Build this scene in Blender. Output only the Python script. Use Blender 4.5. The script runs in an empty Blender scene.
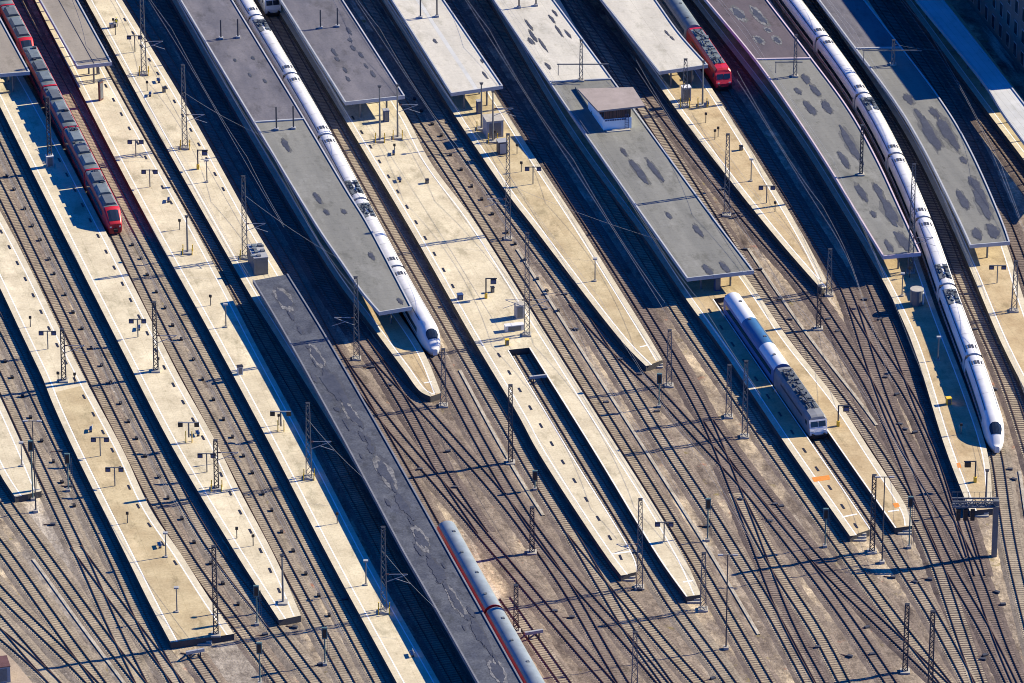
import bpy, bmesh, math, random
from mathutils import Vector, Matrix
random.seed(7)
C = bpy.context.scene.collection
R = math.radians
# ------------------------------------------------------------------ survey frame
# plan points are read off the aerial view and dropped on the level they lie at
PITCH, FOC, DIST = R(26.0), 5700.0, 870.0
CP, SP = math.cos(PITCH), math.sin(PITCH)
CAM = Vector((0, -DIST*CP, DIST*SP))
ZR, ZP = 0.25, 1.03            # rail top, platform top

def G(x, y, z=0.0):
    u, v = (x-512.0)/FOC, (y-341.5)/FOC
    d = Vector((u, CP - v*SP, -SP - v*CP))
    t = (z - CAM.z)/d.z
    return CAM + d*t

def top_of(b, ty):
    """height at which the vertical over ground point b reaches image row ty"""
    v = (ty-341.5)/FOC
    d = Vector((0, CP - v*SP, -SP - v*CP))
    t = (b.y - CAM.y)/d.y
    return CAM.z + d.z*t

def scale_at(p):
    d = p - CAM
    return FOC/(d.y*CP - d.z*SP)

# ------------------------------------------------------------------ scene objects
def origin(o):
    v = Vector((0, 0, 0))
    while o is not None:
        v += o.location
        o = o.parent
    return v

class MB:
    def __init__(s): s.v = []; s.f = []; s.m = []
    def face(s, pts, mi=0):
        n = len(s.v); s.v += [Vector(p) for p in pts]; s.f.append(tuple(range(n, n+len(pts)))); s.m.append(mi)
    def quads(s, vs, fs, mi=0):
        n = len(s.v); s.v += [Vector(p) for p in vs]
        for f in fs: s.f.append(tuple(n+i for i in f)); s.m.append(mi)
    def frame_box(s, c, ax, ay, az, mi=0):
        """box from centre and three half-axis vectors"""
        vs = [c+ax*i+ay*j+az*k for k in (-1, 1) for j in (-1, 1) for i in (-1, 1)]
        s.quads(vs, [(0,2,3,1),(4,5,7,6),(0,1,5,4),(2,6,7,3),(0,4,6,2),(1,3,7,5)], mi)
    def box(s, c, size, rot=0.0, mi=0):
        cr, sr = math.cos(rot), math.sin(rot)
        s.frame_box(Vector(c), Vector((cr, sr, 0))*size[0]/2, Vector((-sr, cr, 0))*size[1]/2, Vector((0, 0, size[2]/2)), mi)
    def bar(s, p, q, w, h=None, mi=0):
        p, q = Vector(p), Vector(q); d = q-p
        if d.length < 1e-6: return
        a = d.normalized(); u = Vector((0, 0, 1))
        if abs(a.z) > .95: u = Vector((0, 1, 0))
        x = a.cross(u).normalized(); y = x.cross(a).normalized()
        s.frame_box((p+q)/2, x*w/2, d/2, y*(h or w)/2, mi)
    def tube(s, p, q, r, n=8, r2=None, mi=0, caps=True):
        p, q = Vector(p), Vector(q); a = (q-p).normalized(); u = Vector((0, 0, 1))
        if abs(a.z) > .95: u = Vector((0, 1, 0))
        x = a.cross(u).normalized(); y = x.cross(a).normalized(); r2 = r if r2 is None else r2
        A = [p+x*r*math.cos(2*math.pi*i/n)+y*r*math.sin(2*math.pi*i/n) for i in range(n)]
        B = [q+x*r2*math.cos(2*math.pi*i/n)+y*r2*math.sin(2*math.pi*i/n) for i in range(n)]
        fs = [(i, (i+1) % n, n+(i+1) % n, n+i) for i in range(n)]
        if caps: fs += [tuple(range(n-1, -1, -1)), tuple(range(n, 2*n))]
        s.quads(A+B, fs, mi)
    def prism(s, poly, z0, z1, mi=0, side=None):
        n = len(poly)
        A = [Vector((p[0], p[1], z0)) for p in poly]; B = [Vector((p[0], p[1], z1)) for p in poly]
        s.quads(A+B, [tuple(range(n, 2*n)), tuple(range(n-1, -1, -1))], mi)
        s.quads(A+B, [(i, (i+1) % n, n+(i+1) % n, n+i) for i in range(n)], mi if side is None else side)
    def ribbon(s, a, b, z, mi=0):
        n = min(len(a), len(b))
        vs = [Vector((p.x, p.y, z)) for p in a[:n]] + [Vector((p.x, p.y, z)) for p in b[:n]]
        s.quads(vs, [(i, i+1, n+i+1, n+i) for i in range(n-1)], mi)
    def wall(s, a, z0, z1, mi=0):
        n = len(a)
        vs = [Vector((p.x, p.y, z0)) for p in a] + [Vector((p.x, p.y, z1)) for p in a]
        s.quads(vs, [(i, i+1, n+i+1, n+i) for i in range(n-1)], mi)
    def build(s, name, mats, parent=None, loc=None, smooth=False):
        if not isinstance(mats, (list, tuple)): mats = [mats]
        me = bpy.data.meshes.new(name)
        if parent is not None: o0 = origin(parent)
        elif loc is not None: o0 = Vector(loc)
        else: o0 = Vector((0, 0, 0))
        me.from_pydata([tuple(v-o0) for v in s.v], [], s.f)
        for m in mats: me.materials.append(m)
        me.polygons.foreach_set('material_index', s.m)
        bm = bmesh.new(); bm.from_mesh(me)
        bmesh.ops.recalc_face_normals(bm, faces=bm.faces); bm.to_mesh(me); bm.free()
        if smooth: me.polygons.foreach_set('use_smooth', [True]*len(me.polygons))
        o = bpy.data.objects.new(name, me); C.objects.link(o)
        if parent is not None: o.parent = parent
        elif loc is not None: o.location = loc
        return o

def tag(o, label, cat, group=None):
    o['label'] = label; o['category'] = cat
    if group: o['group'] = group
    return o
def thing(name, loc, label, cat, group=None):
    o = bpy.data.objects.new(name, None); C.objects.link(o); o.location = loc
    o.empty_display_size = .5
    return tag(o, label, cat, group)
def kind(o, k): o['kind'] = k; return o
def copy_thing(root, loc, rot=0.0, label=None, group=None):
    r = root.copy(); C.objects.link(r); r.location = loc; r.rotation_euler = (0, 0, rot)
    if label: r['label'] = label
    if group: r['group'] = group
    for ch in list(root.children):
        c = ch.copy(); C.objects.link(c); c.parent = r
        for g in list(ch.children):
            d = g.copy(); C.objects.link(d); d.parent = c
    return r

# ------------------------------------------------------------------ paths
def catmull(P, sub=8):
    if len(P) < 3:
        a, b = P[0], P[-1]
        return [a.lerp(b, i/sub) for i in range(sub+1)]
    out = []
    Q = [P[0]*2-P[1]] + P + [P[-1]*2-P[-2]]
    for i in range(1, len(Q)-2):
        p0, p1, p2, p3 = Q[i-1], Q[i], Q[i+1], Q[i+2]
        def kn(t, a, b): return t + max(1e-4, (b-a).length)**.5
        t0 = 0.0; t1 = kn(t0, p0, p1); t2 = kn(t1, p1, p2); t3 = kn(t2, p2, p3)
        for k in range(sub):
            t = t1+(t2-t1)*k/sub
            A1 = p0*((t1-t)/(t1-t0))+p1*((t-t0)/(t1-t0)); A2 = p1*((t2-t)/(t2-t1))+p2*((t-t1)/(t2-t1)); A3 = p2*((t3-t)/(t3-t2))+p3*((t-t2)/(t3-t2))
            B1 = A1*((t2-t)/(t2-t0))+A2*((t-t0)/(t2-t0)); B2 = A2*((t3-t)/(t3-t1))+A3*((t-t1)/(t3-t1))
            out.append(B1*((t2-t)/(t2-t1))+B2*((t-t1)/(t2-t1)))
    out.append(P[-1]); return out
def resample(P, step):
    L = [0.0]
    for a, b in zip(P, P[1:]): L.append(L[-1]+(b-a).length)
    n = max(2, int(round(L[-1]/step))); out = []; j = 0
    for i in range(n+1):
        s = L[-1]*i/n
        while j < len(L)-2 and L[j+1] < s: j += 1
        d = L[j+1]-L[j]
        out.append(P[j].lerp(P[j+1], (s-L[j])/d if d > 1e-9 else 0))
    return out
def smooth(P, n):
    P = list(P)
    for _ in range(n):
        P = [P[0]] + [(P[i-1]+P[i]*2+P[i+1])/4 for i in range(1, len(P)-1)] + [P[-1]]
    return P
def ext(pts, flags):
    pts = list(pts)
    if 'T' in flags:
        (x0, y0), (x1, y1) = pts[0], pts[1]; k = (x1-x0)/(y1-y0); pts.insert(0, (x0+k*(-55-y0), -55))
    if 'B' in flags:
        (x0, y0), (x1, y1) = pts[-1], pts[-2]; k = (x1-x0)/(y1-y0); pts.append((x0+k*(745-y0), 745))
    return pts
def path(pts, z, flags='', step=1.0, sm=40):
    P = [G(x, y, z) for x, y in ext(pts, flags)]
    P = resample(catmull(P), step)
    return smooth(P, sm) if sm else P
def tangents(P):
    T = []
    for i in range(len(P)):
        a, b = P[max(0, i-1)], P[min(len(P)-1, i+1)]
        T.append(Vector((b.x-a.x, b.y-a.y, 0)).normalized())
    return T
def offset(P, d):
    """positive d: to the right in the picture (left of the direction of travel towards the viewer)"""
    return [p+Vector((-t.y, t.x, 0))*d for p, t in zip(P, tangents(P))]
class Rail:
    """arc-length access to a path"""
    def __init__(s, P):
        s.P = P; s.L = [0.0]
        for a, b in zip(P, P[1:]): s.L.append(s.L[-1]+(b-a).length)
        s.T = tangents(P)
    def at(s, d):
        if d <= 0: i, f = 0, d/(s.L[1])
        elif d >= s.L[-1]: i = len(s.P)-2; f = 1+(d-s.L[-1])/(s.L[-1]-s.L[-2])
        else:
            import bisect
            i = min(len(s.P)-2, bisect.bisect_right(s.L, d)-1); f = (d-s.L[i])/(s.L[i+1]-s.L[i])
        a, b = s.P[i], s.P[i+1]
        t = s.T[i].lerp(s.T[min(i+1, len(s.T)-1)], min(1, max(0, f))).normalized()
        return a+(b-a)*f, t, Vector((-t.y, t.x, 0))
    def near(s, q):
        return min(range(len(s.P)), key=lambda i: (s.P[i].x-q.x)**2+(s.P[i].y-q.y)**2)
    def s_near(s, q): return s.L[s.near(q)]

# ------------------------------------------------------------------ materials
def srgb(h):
    h = h.lstrip('#'); c = [int(h[i:i+2], 16)/255 for i in (0, 2, 4)]
    return tuple(x/12.92 if x <= .04045 else ((x+.055)/1.055)**2.4 for x in c)
def mat(name, col, rough=.8, spec=.3, var=.18, scale=1.2, col2=None, metal=0.0, fine=0.0, streak=None, bump=0.0, stain=0.0, joints=None, patch=None):
    m = bpy.data.materials.new(name); m.use_nodes = True
    nt = m.node_tree; N = nt.nodes; L = nt.links; b = N['Principled BSDF']
    b.inputs['Roughness'].default_value = rough; b.inputs['Specular IOR Level'].default_value = spec; b.inputs['Metallic'].default_value = metal
    col2 = col2 or tuple(c*(1-var) for c in col)
    geo = N.new('ShaderNodeNewGeometry'); vec = geo.outputs['Position']
    if streak:
        mp = N.new('ShaderNodeMapping'); mp.vector_type = 'TEXTURE'; mp.inputs['Rotation'].default_value = (0, 0, streak[0]); mp.inputs['Scale'].default_value = (1, 1/streak[1], 1)
        L.new(vec, mp.inputs['Vector']); vec = mp.outputs['Vector']
    nz = N.new('ShaderNodeTexNoise'); nz.inputs['Scale'].default_value = scale; nz.inputs['Detail'].default_value = 6; nz.inputs['Roughness'].default_value = .62
    L.new(vec, nz.inputs['Vector'])
    rp = N.new('ShaderNodeValToRGB'); rp.color_ramp.elements[0].position = .34; rp.color_ramp.elements[1].position = .66
    rp.color_ramp.elements[0].color = (*col2, 1); rp.color_ramp.elements[1].color = (*col, 1)
    L.new(nz.outputs['Fac'], rp.inputs['Fac']); out = rp.outputs['Color']
    if fine:
        n2 = N.new('ShaderNodeTexNoise'); n2.inputs['Scale'].default_value = 3.2; n2.inputs['Detail'].default_value = 4; n2.inputs['Roughness'].default_value = .75
        L.new(geo.outputs['Position'], n2.inputs['Vector'])
        mr = N.new('ShaderNodeMapRange'); mr.inputs['From Min'].default_value = .3; mr.inputs['From Max'].default_value = .7
        mr.inputs['To Min'].default_value = 1-fine; mr.inputs['To Max'].default_value = 1+fine
        L.new(n2.outputs['Fac'], mr.inputs['Value'])
        mx = N.new('ShaderNodeMix'); mx.data_type = 'RGBA'; mx.blend_type = 'MULTIPLY'; mx.inputs['Factor'].default_value = 1
        cb = N.new('ShaderNodeCombineColor')
        for k in range(3): L.new(mr.outputs['Result'], cb.inputs[k])
        L.new(out, mx.inputs['A']); L.new(cb.outputs['Color'], mx.inputs['B']); out = mx.outputs['Result']
    def mul(col_, fac, k):
        x = N.new('ShaderNodeMix'); x.data_type = 'RGBA'; x.blend_type = 'MULTIPLY'; L.new(fac, x.inputs['Factor']); L.new(col_, x.inputs['A'])
        x.inputs['B'].default_value = (*k, 1) if isinstance(k, tuple) else (k, k, k*.97, 1); return x.outputs['Result']
    def thresh(sc_, lo, hi, det=7, rough_=.7, stretch=True, off=0):
        mp = N.new('ShaderNodeMapping'); mp.vector_type = 'TEXTURE'; mp.inputs['Rotation'].default_value = (0, 0, R(14)); mp.inputs['Scale'].default_value = (1, 2.2 if stretch else 1, 1); mp.inputs['Location'].default_value = (off, off*.7, 0)
        L.new(geo.outputs['Position'], mp.inputs['Vector'])
        n = N.new('ShaderNodeTexNoise'); n.inputs['Scale'].default_value = sc_; n.inputs['Detail'].default_value = det; n.inputs['Roughness'].default_value = rough_; L.new(mp.outputs['Vector'], n.inputs['Vector'])
        r = N.new('ShaderNodeMapRange'); r.inputs['From Min'].default_value = lo; r.inputs['From Max'].default_value = hi; L.new(n.outputs['Fac'], r.inputs['Value']); return r.outputs['Result']
    if stain:
        out = mul(out, thresh(.35, .54, .66), 1-stain); out = mul(out, thresh(1.1, .60, .68, off=40), 1-stain*.8); out = mul(out, thresh(.22, .56, .64, off=90), (1+stain*.5, 1+stain*.5, 1+stain*.55))
    if patch:
        out = mul(out, thresh(.28, .56, .60, 3, .5, True, 17), patch)
    if joints:
        mp = N.new('ShaderNodeMapping'); mp.vector_type = 'TEXTURE'; mp.inputs['Rotation'].default_value = (0, 0, R(14) + math.pi/2 if len(joints) > 3 else R(14)); L.new(geo.outputs['Position'], mp.inputs['Vector'])
        bk = N.new('ShaderNodeTexBrick'); bk.inputs['Scale'].default_value = 1; bk.inputs['Mortar Size'].default_value = .035; bk.inputs['Brick Width'].default_value = joints[0]; bk.inputs['Row Height'].default_value = joints[1]
        bk.offset = .0 if joints[1] > 2 else .5; L.new(mp.outputs['Vector'], bk.inputs['Vector'])
        out = mul(out, bk.outputs['Fac'], joints[2])
    L.new(out, b.inputs['Base Color'])
    if bump:
        bp = N.new('ShaderNodeBump'); bp.inputs['Strength'].default_value = bump; bp.inputs['Distance'].default_value = .1
        L.new(nz.outputs['Fac'], bp.inputs['Height']); L.new(bp.outputs['Normal'], b.inputs['Normal'])
    return m
TR = R(14)   # the common run of the tracks in plan
M = {}
M['cream'] = mat('cream_paving', (.56,.50,.36), .85, .2, scale=.25, col2=(.43,.375,.265), fine=.15, stain=.30, joints=(2.4,3.0,.84))
M['tan'] = mat('tan_paving', (.46,.385,.24), .85, .2, scale=.25, col2=(.34,.27,.16), fine=.16, stain=.32, joints=(2.4,3.0,.85))
M['ochre'] = mat('ochre_paving', (.46,.37,.225), .85, .2, scale=.25, col2=(.34,.255,.145), fine=.16, stain=.32, joints=(2.4,3.0,.85))
M['kerb'] = mat('edge_slab', (.53,.48,.36), .85, .2, scale=.4, col2=(.44,.39,.285), fine=.10, stain=.14, joints=(1.6,1.2,.86))
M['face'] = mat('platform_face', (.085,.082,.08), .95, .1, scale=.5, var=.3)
M['line'] = mat('white_line_paint', (.80,.79,.75), .7, .2, scale=.8, var=.10)
M['rust'] = mat('rail_steel', (.085,.052,.04), .6, .4, scale=.5, var=.3)
M['sl_con'] = mat('concrete_sleepers', (.345,.295,.22), .9, .15, scale=.15, col2=(.25,.212,.16), fine=.25, stain=.25)
M['sl_tan'] = mat('sandy_sleepers', (.36,.305,.215), .9, .15, scale=.15, col2=(.255,.212,.152), fine=.25, stain=.25)
M['sl_wood'] = mat('timber_sleepers', (.215,.172,.14), .9, .15, scale=.2, col2=(.14,.112,.10), fine=.25, stain=.25)
M['bal_g'] = mat('grey_ballast', (.235,.20,.158), .95, .1, scale=.3, col2=(.165,.14,.115), fine=.45, stain=.3)
M['bal_b'] = mat('brown_ballast', (.205,.168,.135), .95, .1, scale=.3, col2=(.13,.105,.09), fine=.45, stain=.35)
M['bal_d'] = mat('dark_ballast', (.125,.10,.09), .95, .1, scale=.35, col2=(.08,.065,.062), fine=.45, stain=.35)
M['roof_grey'] = mat('grey_green_roofing', (.185,.187,.172), .8, .25, scale=.35, col2=(.135,.138,.13), streak=(TR,.10), fine=.10, stain=.30, joints=(30,2.6,.78))
M['roof_slate'] = mat('slate_purple_roofing', (.14,.134,.148), .75, .3, scale=.3, col2=(.08,.08,.097), streak=(TR,.3), fine=.14, stain=.34, joints=(6,5,.85))
M['roof_mauve'] = mat('mauve_roofing', (.105,.088,.10), .8, .25, scale=.3, col2=(.075,.065,.078), streak=(TR,.3), fine=.12, stain=.32, joints=(6,5,.85))
M['roof_white'] = mat('pale_membrane_roofing', (.50,.48,.42), .8, .25, scale=.25, col2=(.385,.37,.325), streak=(TR,.2), fine=.10, stain=.22, joints=(5,4,.78))
M['roof_blue'] = mat('charcoal_blue_roofing', (.082,.09,.108), .7, .3, scale=.4, col2=(.042,.048,.066), fine=.30, stain=.45, joints=(6,5,.85))
M['roof_warm'] = mat('warm_grey_roofing', (.25,.225,.19), .85, .2, scale=.3, col2=(.20,.18,.155), streak=(TR,.2), fine=.10, stain=.22, joints=(30,2.2,.85))
M['roof_pure'] = mat('white_sheet_roofing', (.46,.47,.46), .7, .3, scale=.3, var=.15, stain=.15, joints=(1.1,40,.75))
M['fascia'] = mat('pale_fascia', (.36,.375,.40), .6, .3, scale=.6, var=.15)
M['fascia_d'] = mat('dark_gutter', (.10,.105,.13), .6, .3, scale=.6, var=.2)
M['fascia_p'] = mat('pink_grey_fascia', (.50,.42,.46), .6, .3, scale=.6, var=.12)
M['puddle'] = mat('dark_roof_stain', (.055,.06,.076), .6, .35, scale=.8, col2=(.036,.04,.054), fine=.2)
M['damp_g'] = mat('drying_stain_grey', (.105,.107,.105), .75, .25, scale=.8, col2=(.08,.083,.087), fine=.2, stain=.2)
M['damp_b'] = mat('drying_stain_blue', (.06,.065,.082), .75, .25, scale=.8, col2=(.042,.047,.062), fine=.25, stain=.3)
M['dried'] = mat('dried_puddle_rim', (.20,.20,.205), .85, .2, scale=1.8, col2=(.07,.075,.09), fine=.3, stain=.3)
M['steel'] = mat('galvanised_steel', (.15,.16,.17), .55, .4, scale=1.5, var=.2, metal=.2)
M['steel_d'] = mat('dark_steel', (.045,.05,.065), .6, .35, scale=1.5, var=.2)
M['concrete'] = mat('footing_concrete', (.38,.36,.32), .9, .2, scale=1.2, var=.2)
M['yellow'] = mat('yellow_paint', (.70,.46,.04), .6, .3, scale=2, var=.15)
M['orange'] = mat('orange_paint', (.62,.23,.04), .7, .3, scale=2, var=.2)
M['black'] = mat('black_paint', (.018,.018,.022), .5, .4, scale=2, var=.2)
M['white'] = mat('white_paint', (.64,.64,.63), .4, .5, scale=.9, col2=(.56,.56,.55), stain=.12)
M['cabinet'] = mat('grey_cabinet', (.30,.31,.33), .6, .3, scale=1, var=.12)
M['navy'] = mat('navy_paint', (.03,.06,.16), .5, .4, scale=1, var=.15)
M['green'] = mat('green_grey_signal_paint', (.08,.15,.16), .6, .3, scale=1, var=.2)
M['glass'] = mat('dark_window_glass', (.018,.028,.045), .12, .6, scale=.6, var=.2)
M['red'] = mat('traffic_red', (.46,.016,.026), .4, .5, scale=.6, var=.15)
M['silver'] = mat('silver_roof_paint', (.15,.18,.19), .5, .5, scale=.8, var=.35)
M['grey_t'] = mat('train_roof_grey', (.10,.115,.13), .6, .4, scale=.8, var=.3)
M['coach_roof'] = mat('coach_roof_silver', (.22,.255,.28), .45, .5, scale=.5, col2=(.16,.19,.21), stain=.15)
M['under'] = mat('underframe_black', (.02,.02,.024), .7, .3, scale=1, var=.3)
M['dirt'] = mat('dirt_path', (.36,.29,.22), .95, .1, scale=.4, var=.2, fine=.15)
SKYTINT = (.022,.41,1.0,1); SKYS = .088; EXPO = 1.15
# ------------------------------------------------------------------ camera, light, sky
cam = bpy.data.cameras.new('camera'); cam.lens = FOC/1024*36; cam.sensor_width = 36; cam.clip_start = 5; cam.clip_end = 6000
co = bpy.data.objects.new('camera', cam); C.objects.link(co); co.location = CAM; co.rotation_euler = (math.pi/2-PITCH, 0, 0)
sc = bpy.context.scene; sc.camera = co
to_sun = Vector((1.62, .56, 1.0)).normalized()
sun = bpy.data.lights.new('sun', 'SUN'); sun.energy = 5.0; sun.angle = R(.5); sun.color = (1.0, .885, .655)
so = bpy.data.objects.new('sun', sun); C.objects.link(so); so.location = (200, 100, 200)
so.rotation_euler = (-to_sun).to_track_quat('-Z', 'Y').to_euler()
w = bpy.data.worlds.new('World'); sc.world = w; w.use_nodes = True
nt = w.node_tree; bg = nt.nodes['Background']
sk = nt.nodes.new('ShaderNodeTexSky'); sk.sky_type = 'NISHITA'; sk.sun_disc = False
sk.sun_elevation = math.asin(to_sun.z); sk.sun_rotation = math.atan2(to_sun.x, to_sun.y); sk.air_density = 1.0; sk.dust_density = .2; sk.ozone_density = 6.0
mx = nt.nodes.new('ShaderNodeMix'); mx.data_type = 'RGBA'; mx.blend_type = 'MULTIPLY'; mx.inputs['Factor'].default_value = 1
mx.inputs['B'].default_value = SKYTINT
nt.links.new(sk.outputs['Color'], mx.inputs['A']); nt.links.new(mx.outputs['Result'], bg.inputs['Color']); bg.inputs['Strength'].default_value = SKYS
sc.cycles.filter_width = 1.0
sc.view_settings.view_transform = 'Standard'; sc.view_settings.look = 'None'; sc.view_settings.exposure = EXPO; sc.view_settings.gamma = 1

# ------------------------------------------------------------------ ground
def ground_mat():
    m = bpy.data.materials.new('yard_ground'); m.use_nodes = True
    nt = m.node_tree; N = nt.nodes; L = nt.links; b = N['Principled BSDF']; b.inputs['Roughness'].default_value = .95; b.inputs['Specular IOR Level'].default_value = .1
    geo = N.new('ShaderNodeNewGeometry'); P = geo.outputs['Position']
    def noise(sc_, det, rot=None, sy=1, rough=.6):
        vec = P
        if rot is not None:
            mp = N.new('ShaderNodeMapping'); mp.vector_type = 'TEXTURE'; mp.inputs['Rotation'].default_value = (0, 0, rot); mp.inputs['Scale'].default_value = (1, 1/sy, 1)
            L.new(P, mp.inputs['Vector']); vec = mp.outputs['Vector']
        n = N.new('ShaderNodeTexNoise'); n.inputs['Scale'].default_value = sc_; n.inputs['Detail'].default_value = det; n.inputs['Roughness'].default_value = rough
        L.new(vec, n.inputs['Vector']); return n.outputs['Fac']
    def ramp(f, a, b_, ca=(0,0,0), cb=(1,1,1)):
        r = N.new('ShaderNodeValToRGB'); r.color_ramp.elements[0].position = a; r.color_ramp.elements[1].position = b_
        r.color_ramp.elements[0].color = (*ca, 1); r.color_ramp.elements[1].color = (*cb, 1); L.new(f, r.inputs['Fac']); return r.outputs['Color']
    def mix(f, a, c, mode='MIX'):
        x = N.new('ShaderNodeMix'); x.data_type = 'RGBA'; x.blend_type = mode
        if isinstance(f, (int, float)): x.inputs['Factor'].default_value = f
        else: L.new(f, x.inputs['Factor'])
        for s_, v in (('A', a), ('B', c)):
            if isinstance(v, tuple): x.inputs[s_].default_value = (*v, 1)
            else: L.new(v, x.inputs[s_])
        return x.outputs['Result']
    base = ramp(noise(.09, 6, TR, .35), .36, .62, (.122,.099,.084), (.26,.216,.168))
    # greyer clean ballast in the west of the yard, sandy in the middle
    sx = N.new('ShaderNodeSeparateXYZ'); L.new(P, sx.inputs[0])
    wx = N.new('ShaderNodeMath'); wx.operation = 'MULTIPLY_ADD'; L.new(sx.outputs['Y'], wx.inputs[0]); wx.inputs[1].default_value = .25; L.new(sx.outputs['X'], wx.inputs[2])
    mr = N.new('ShaderNodeMapRange'); L.new(wx.outputs[0], mr.inputs['Value']); mr.inputs['From Min'].default_value = -62; mr.inputs['From Max'].default_value = -22; mr.inputs['To Min'].default_value = 1; mr.inputs['To Max'].default_value = 0
    grey = ramp(noise(.12, 5, TR, .35), .35, .65, (.14,.123,.108), (.255,.228,.195))
    col = mix(mr.outputs['Result'], base, grey)
    sand = ramp(noise(.11, 6, TR, .4), .52, .66)
    col = mix(sand, col, (.45,.37,.255))
    dark = ramp(noise(.2, 7, TR, .3), .54, .68)
    col = mix(dark, col, (.09,.072,.062))
    rusty = ramp(noise(.3, 4), .64, .74); col = mix(rusty, col, (.27,.13,.085))
    weed = ramp(noise(.33, 6), .62, .72); col = mix(weed, col, (.19,.155,.06)); mot = ramp(noise(.75, 6, TR, .6, .7), .34, .66, (.62,.60,.60), (1.34,1.34,1.32)); col = mix(1, col, mot, 'MULTIPLY')
    strip = ramp(noise(.22, 5, TR, .08), .60, .68); col = mix(strip, col, (.47,.42,.34))
    blk = ramp(noise(.9, 6, TR, .5), .66, .72); col = mix(blk, col, (.06,.05,.05))
    pale = ramp(noise(.8, 5), .66, .74); col = mix(pale, col, (.46,.41,.35))
    fine = ramp(noise(1.9, 6, rough=.85), .30, .70, (.45,.45,.45), (1.6,1.6,1.6)); col = mix(1, col, fine, 'MULTIPLY')
    L.new(col, b.inputs['Base Color'])
    bp = N.new('ShaderNodeBump'); bp.inputs['Strength'].default_value = .6; bp.inputs['Distance'].default_value = .15
    L.new(noise(2.5, 4), bp.inputs['Height']); L.new(bp.outputs['Normal'], b.inputs['Normal'])
    return m
g = MB(); S = 2500
g.face([(-S,-S,0),(S,-S,0),(S,S,0),(-S,S,0)])
kind(g.build('ground', ground_mat()), 'structure')

pp = [G(x,y,0) for x, y in ((-30,628),(0,657),(22,683),(50,716))]; pp = smooth(resample(catmull(pp),1.0),4)
b = MB(); b.ribbon(offset(pp,-1.3), offset(pp,1.3), .008); kind(b.build('path', M['dirt']), 'structure')
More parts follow.
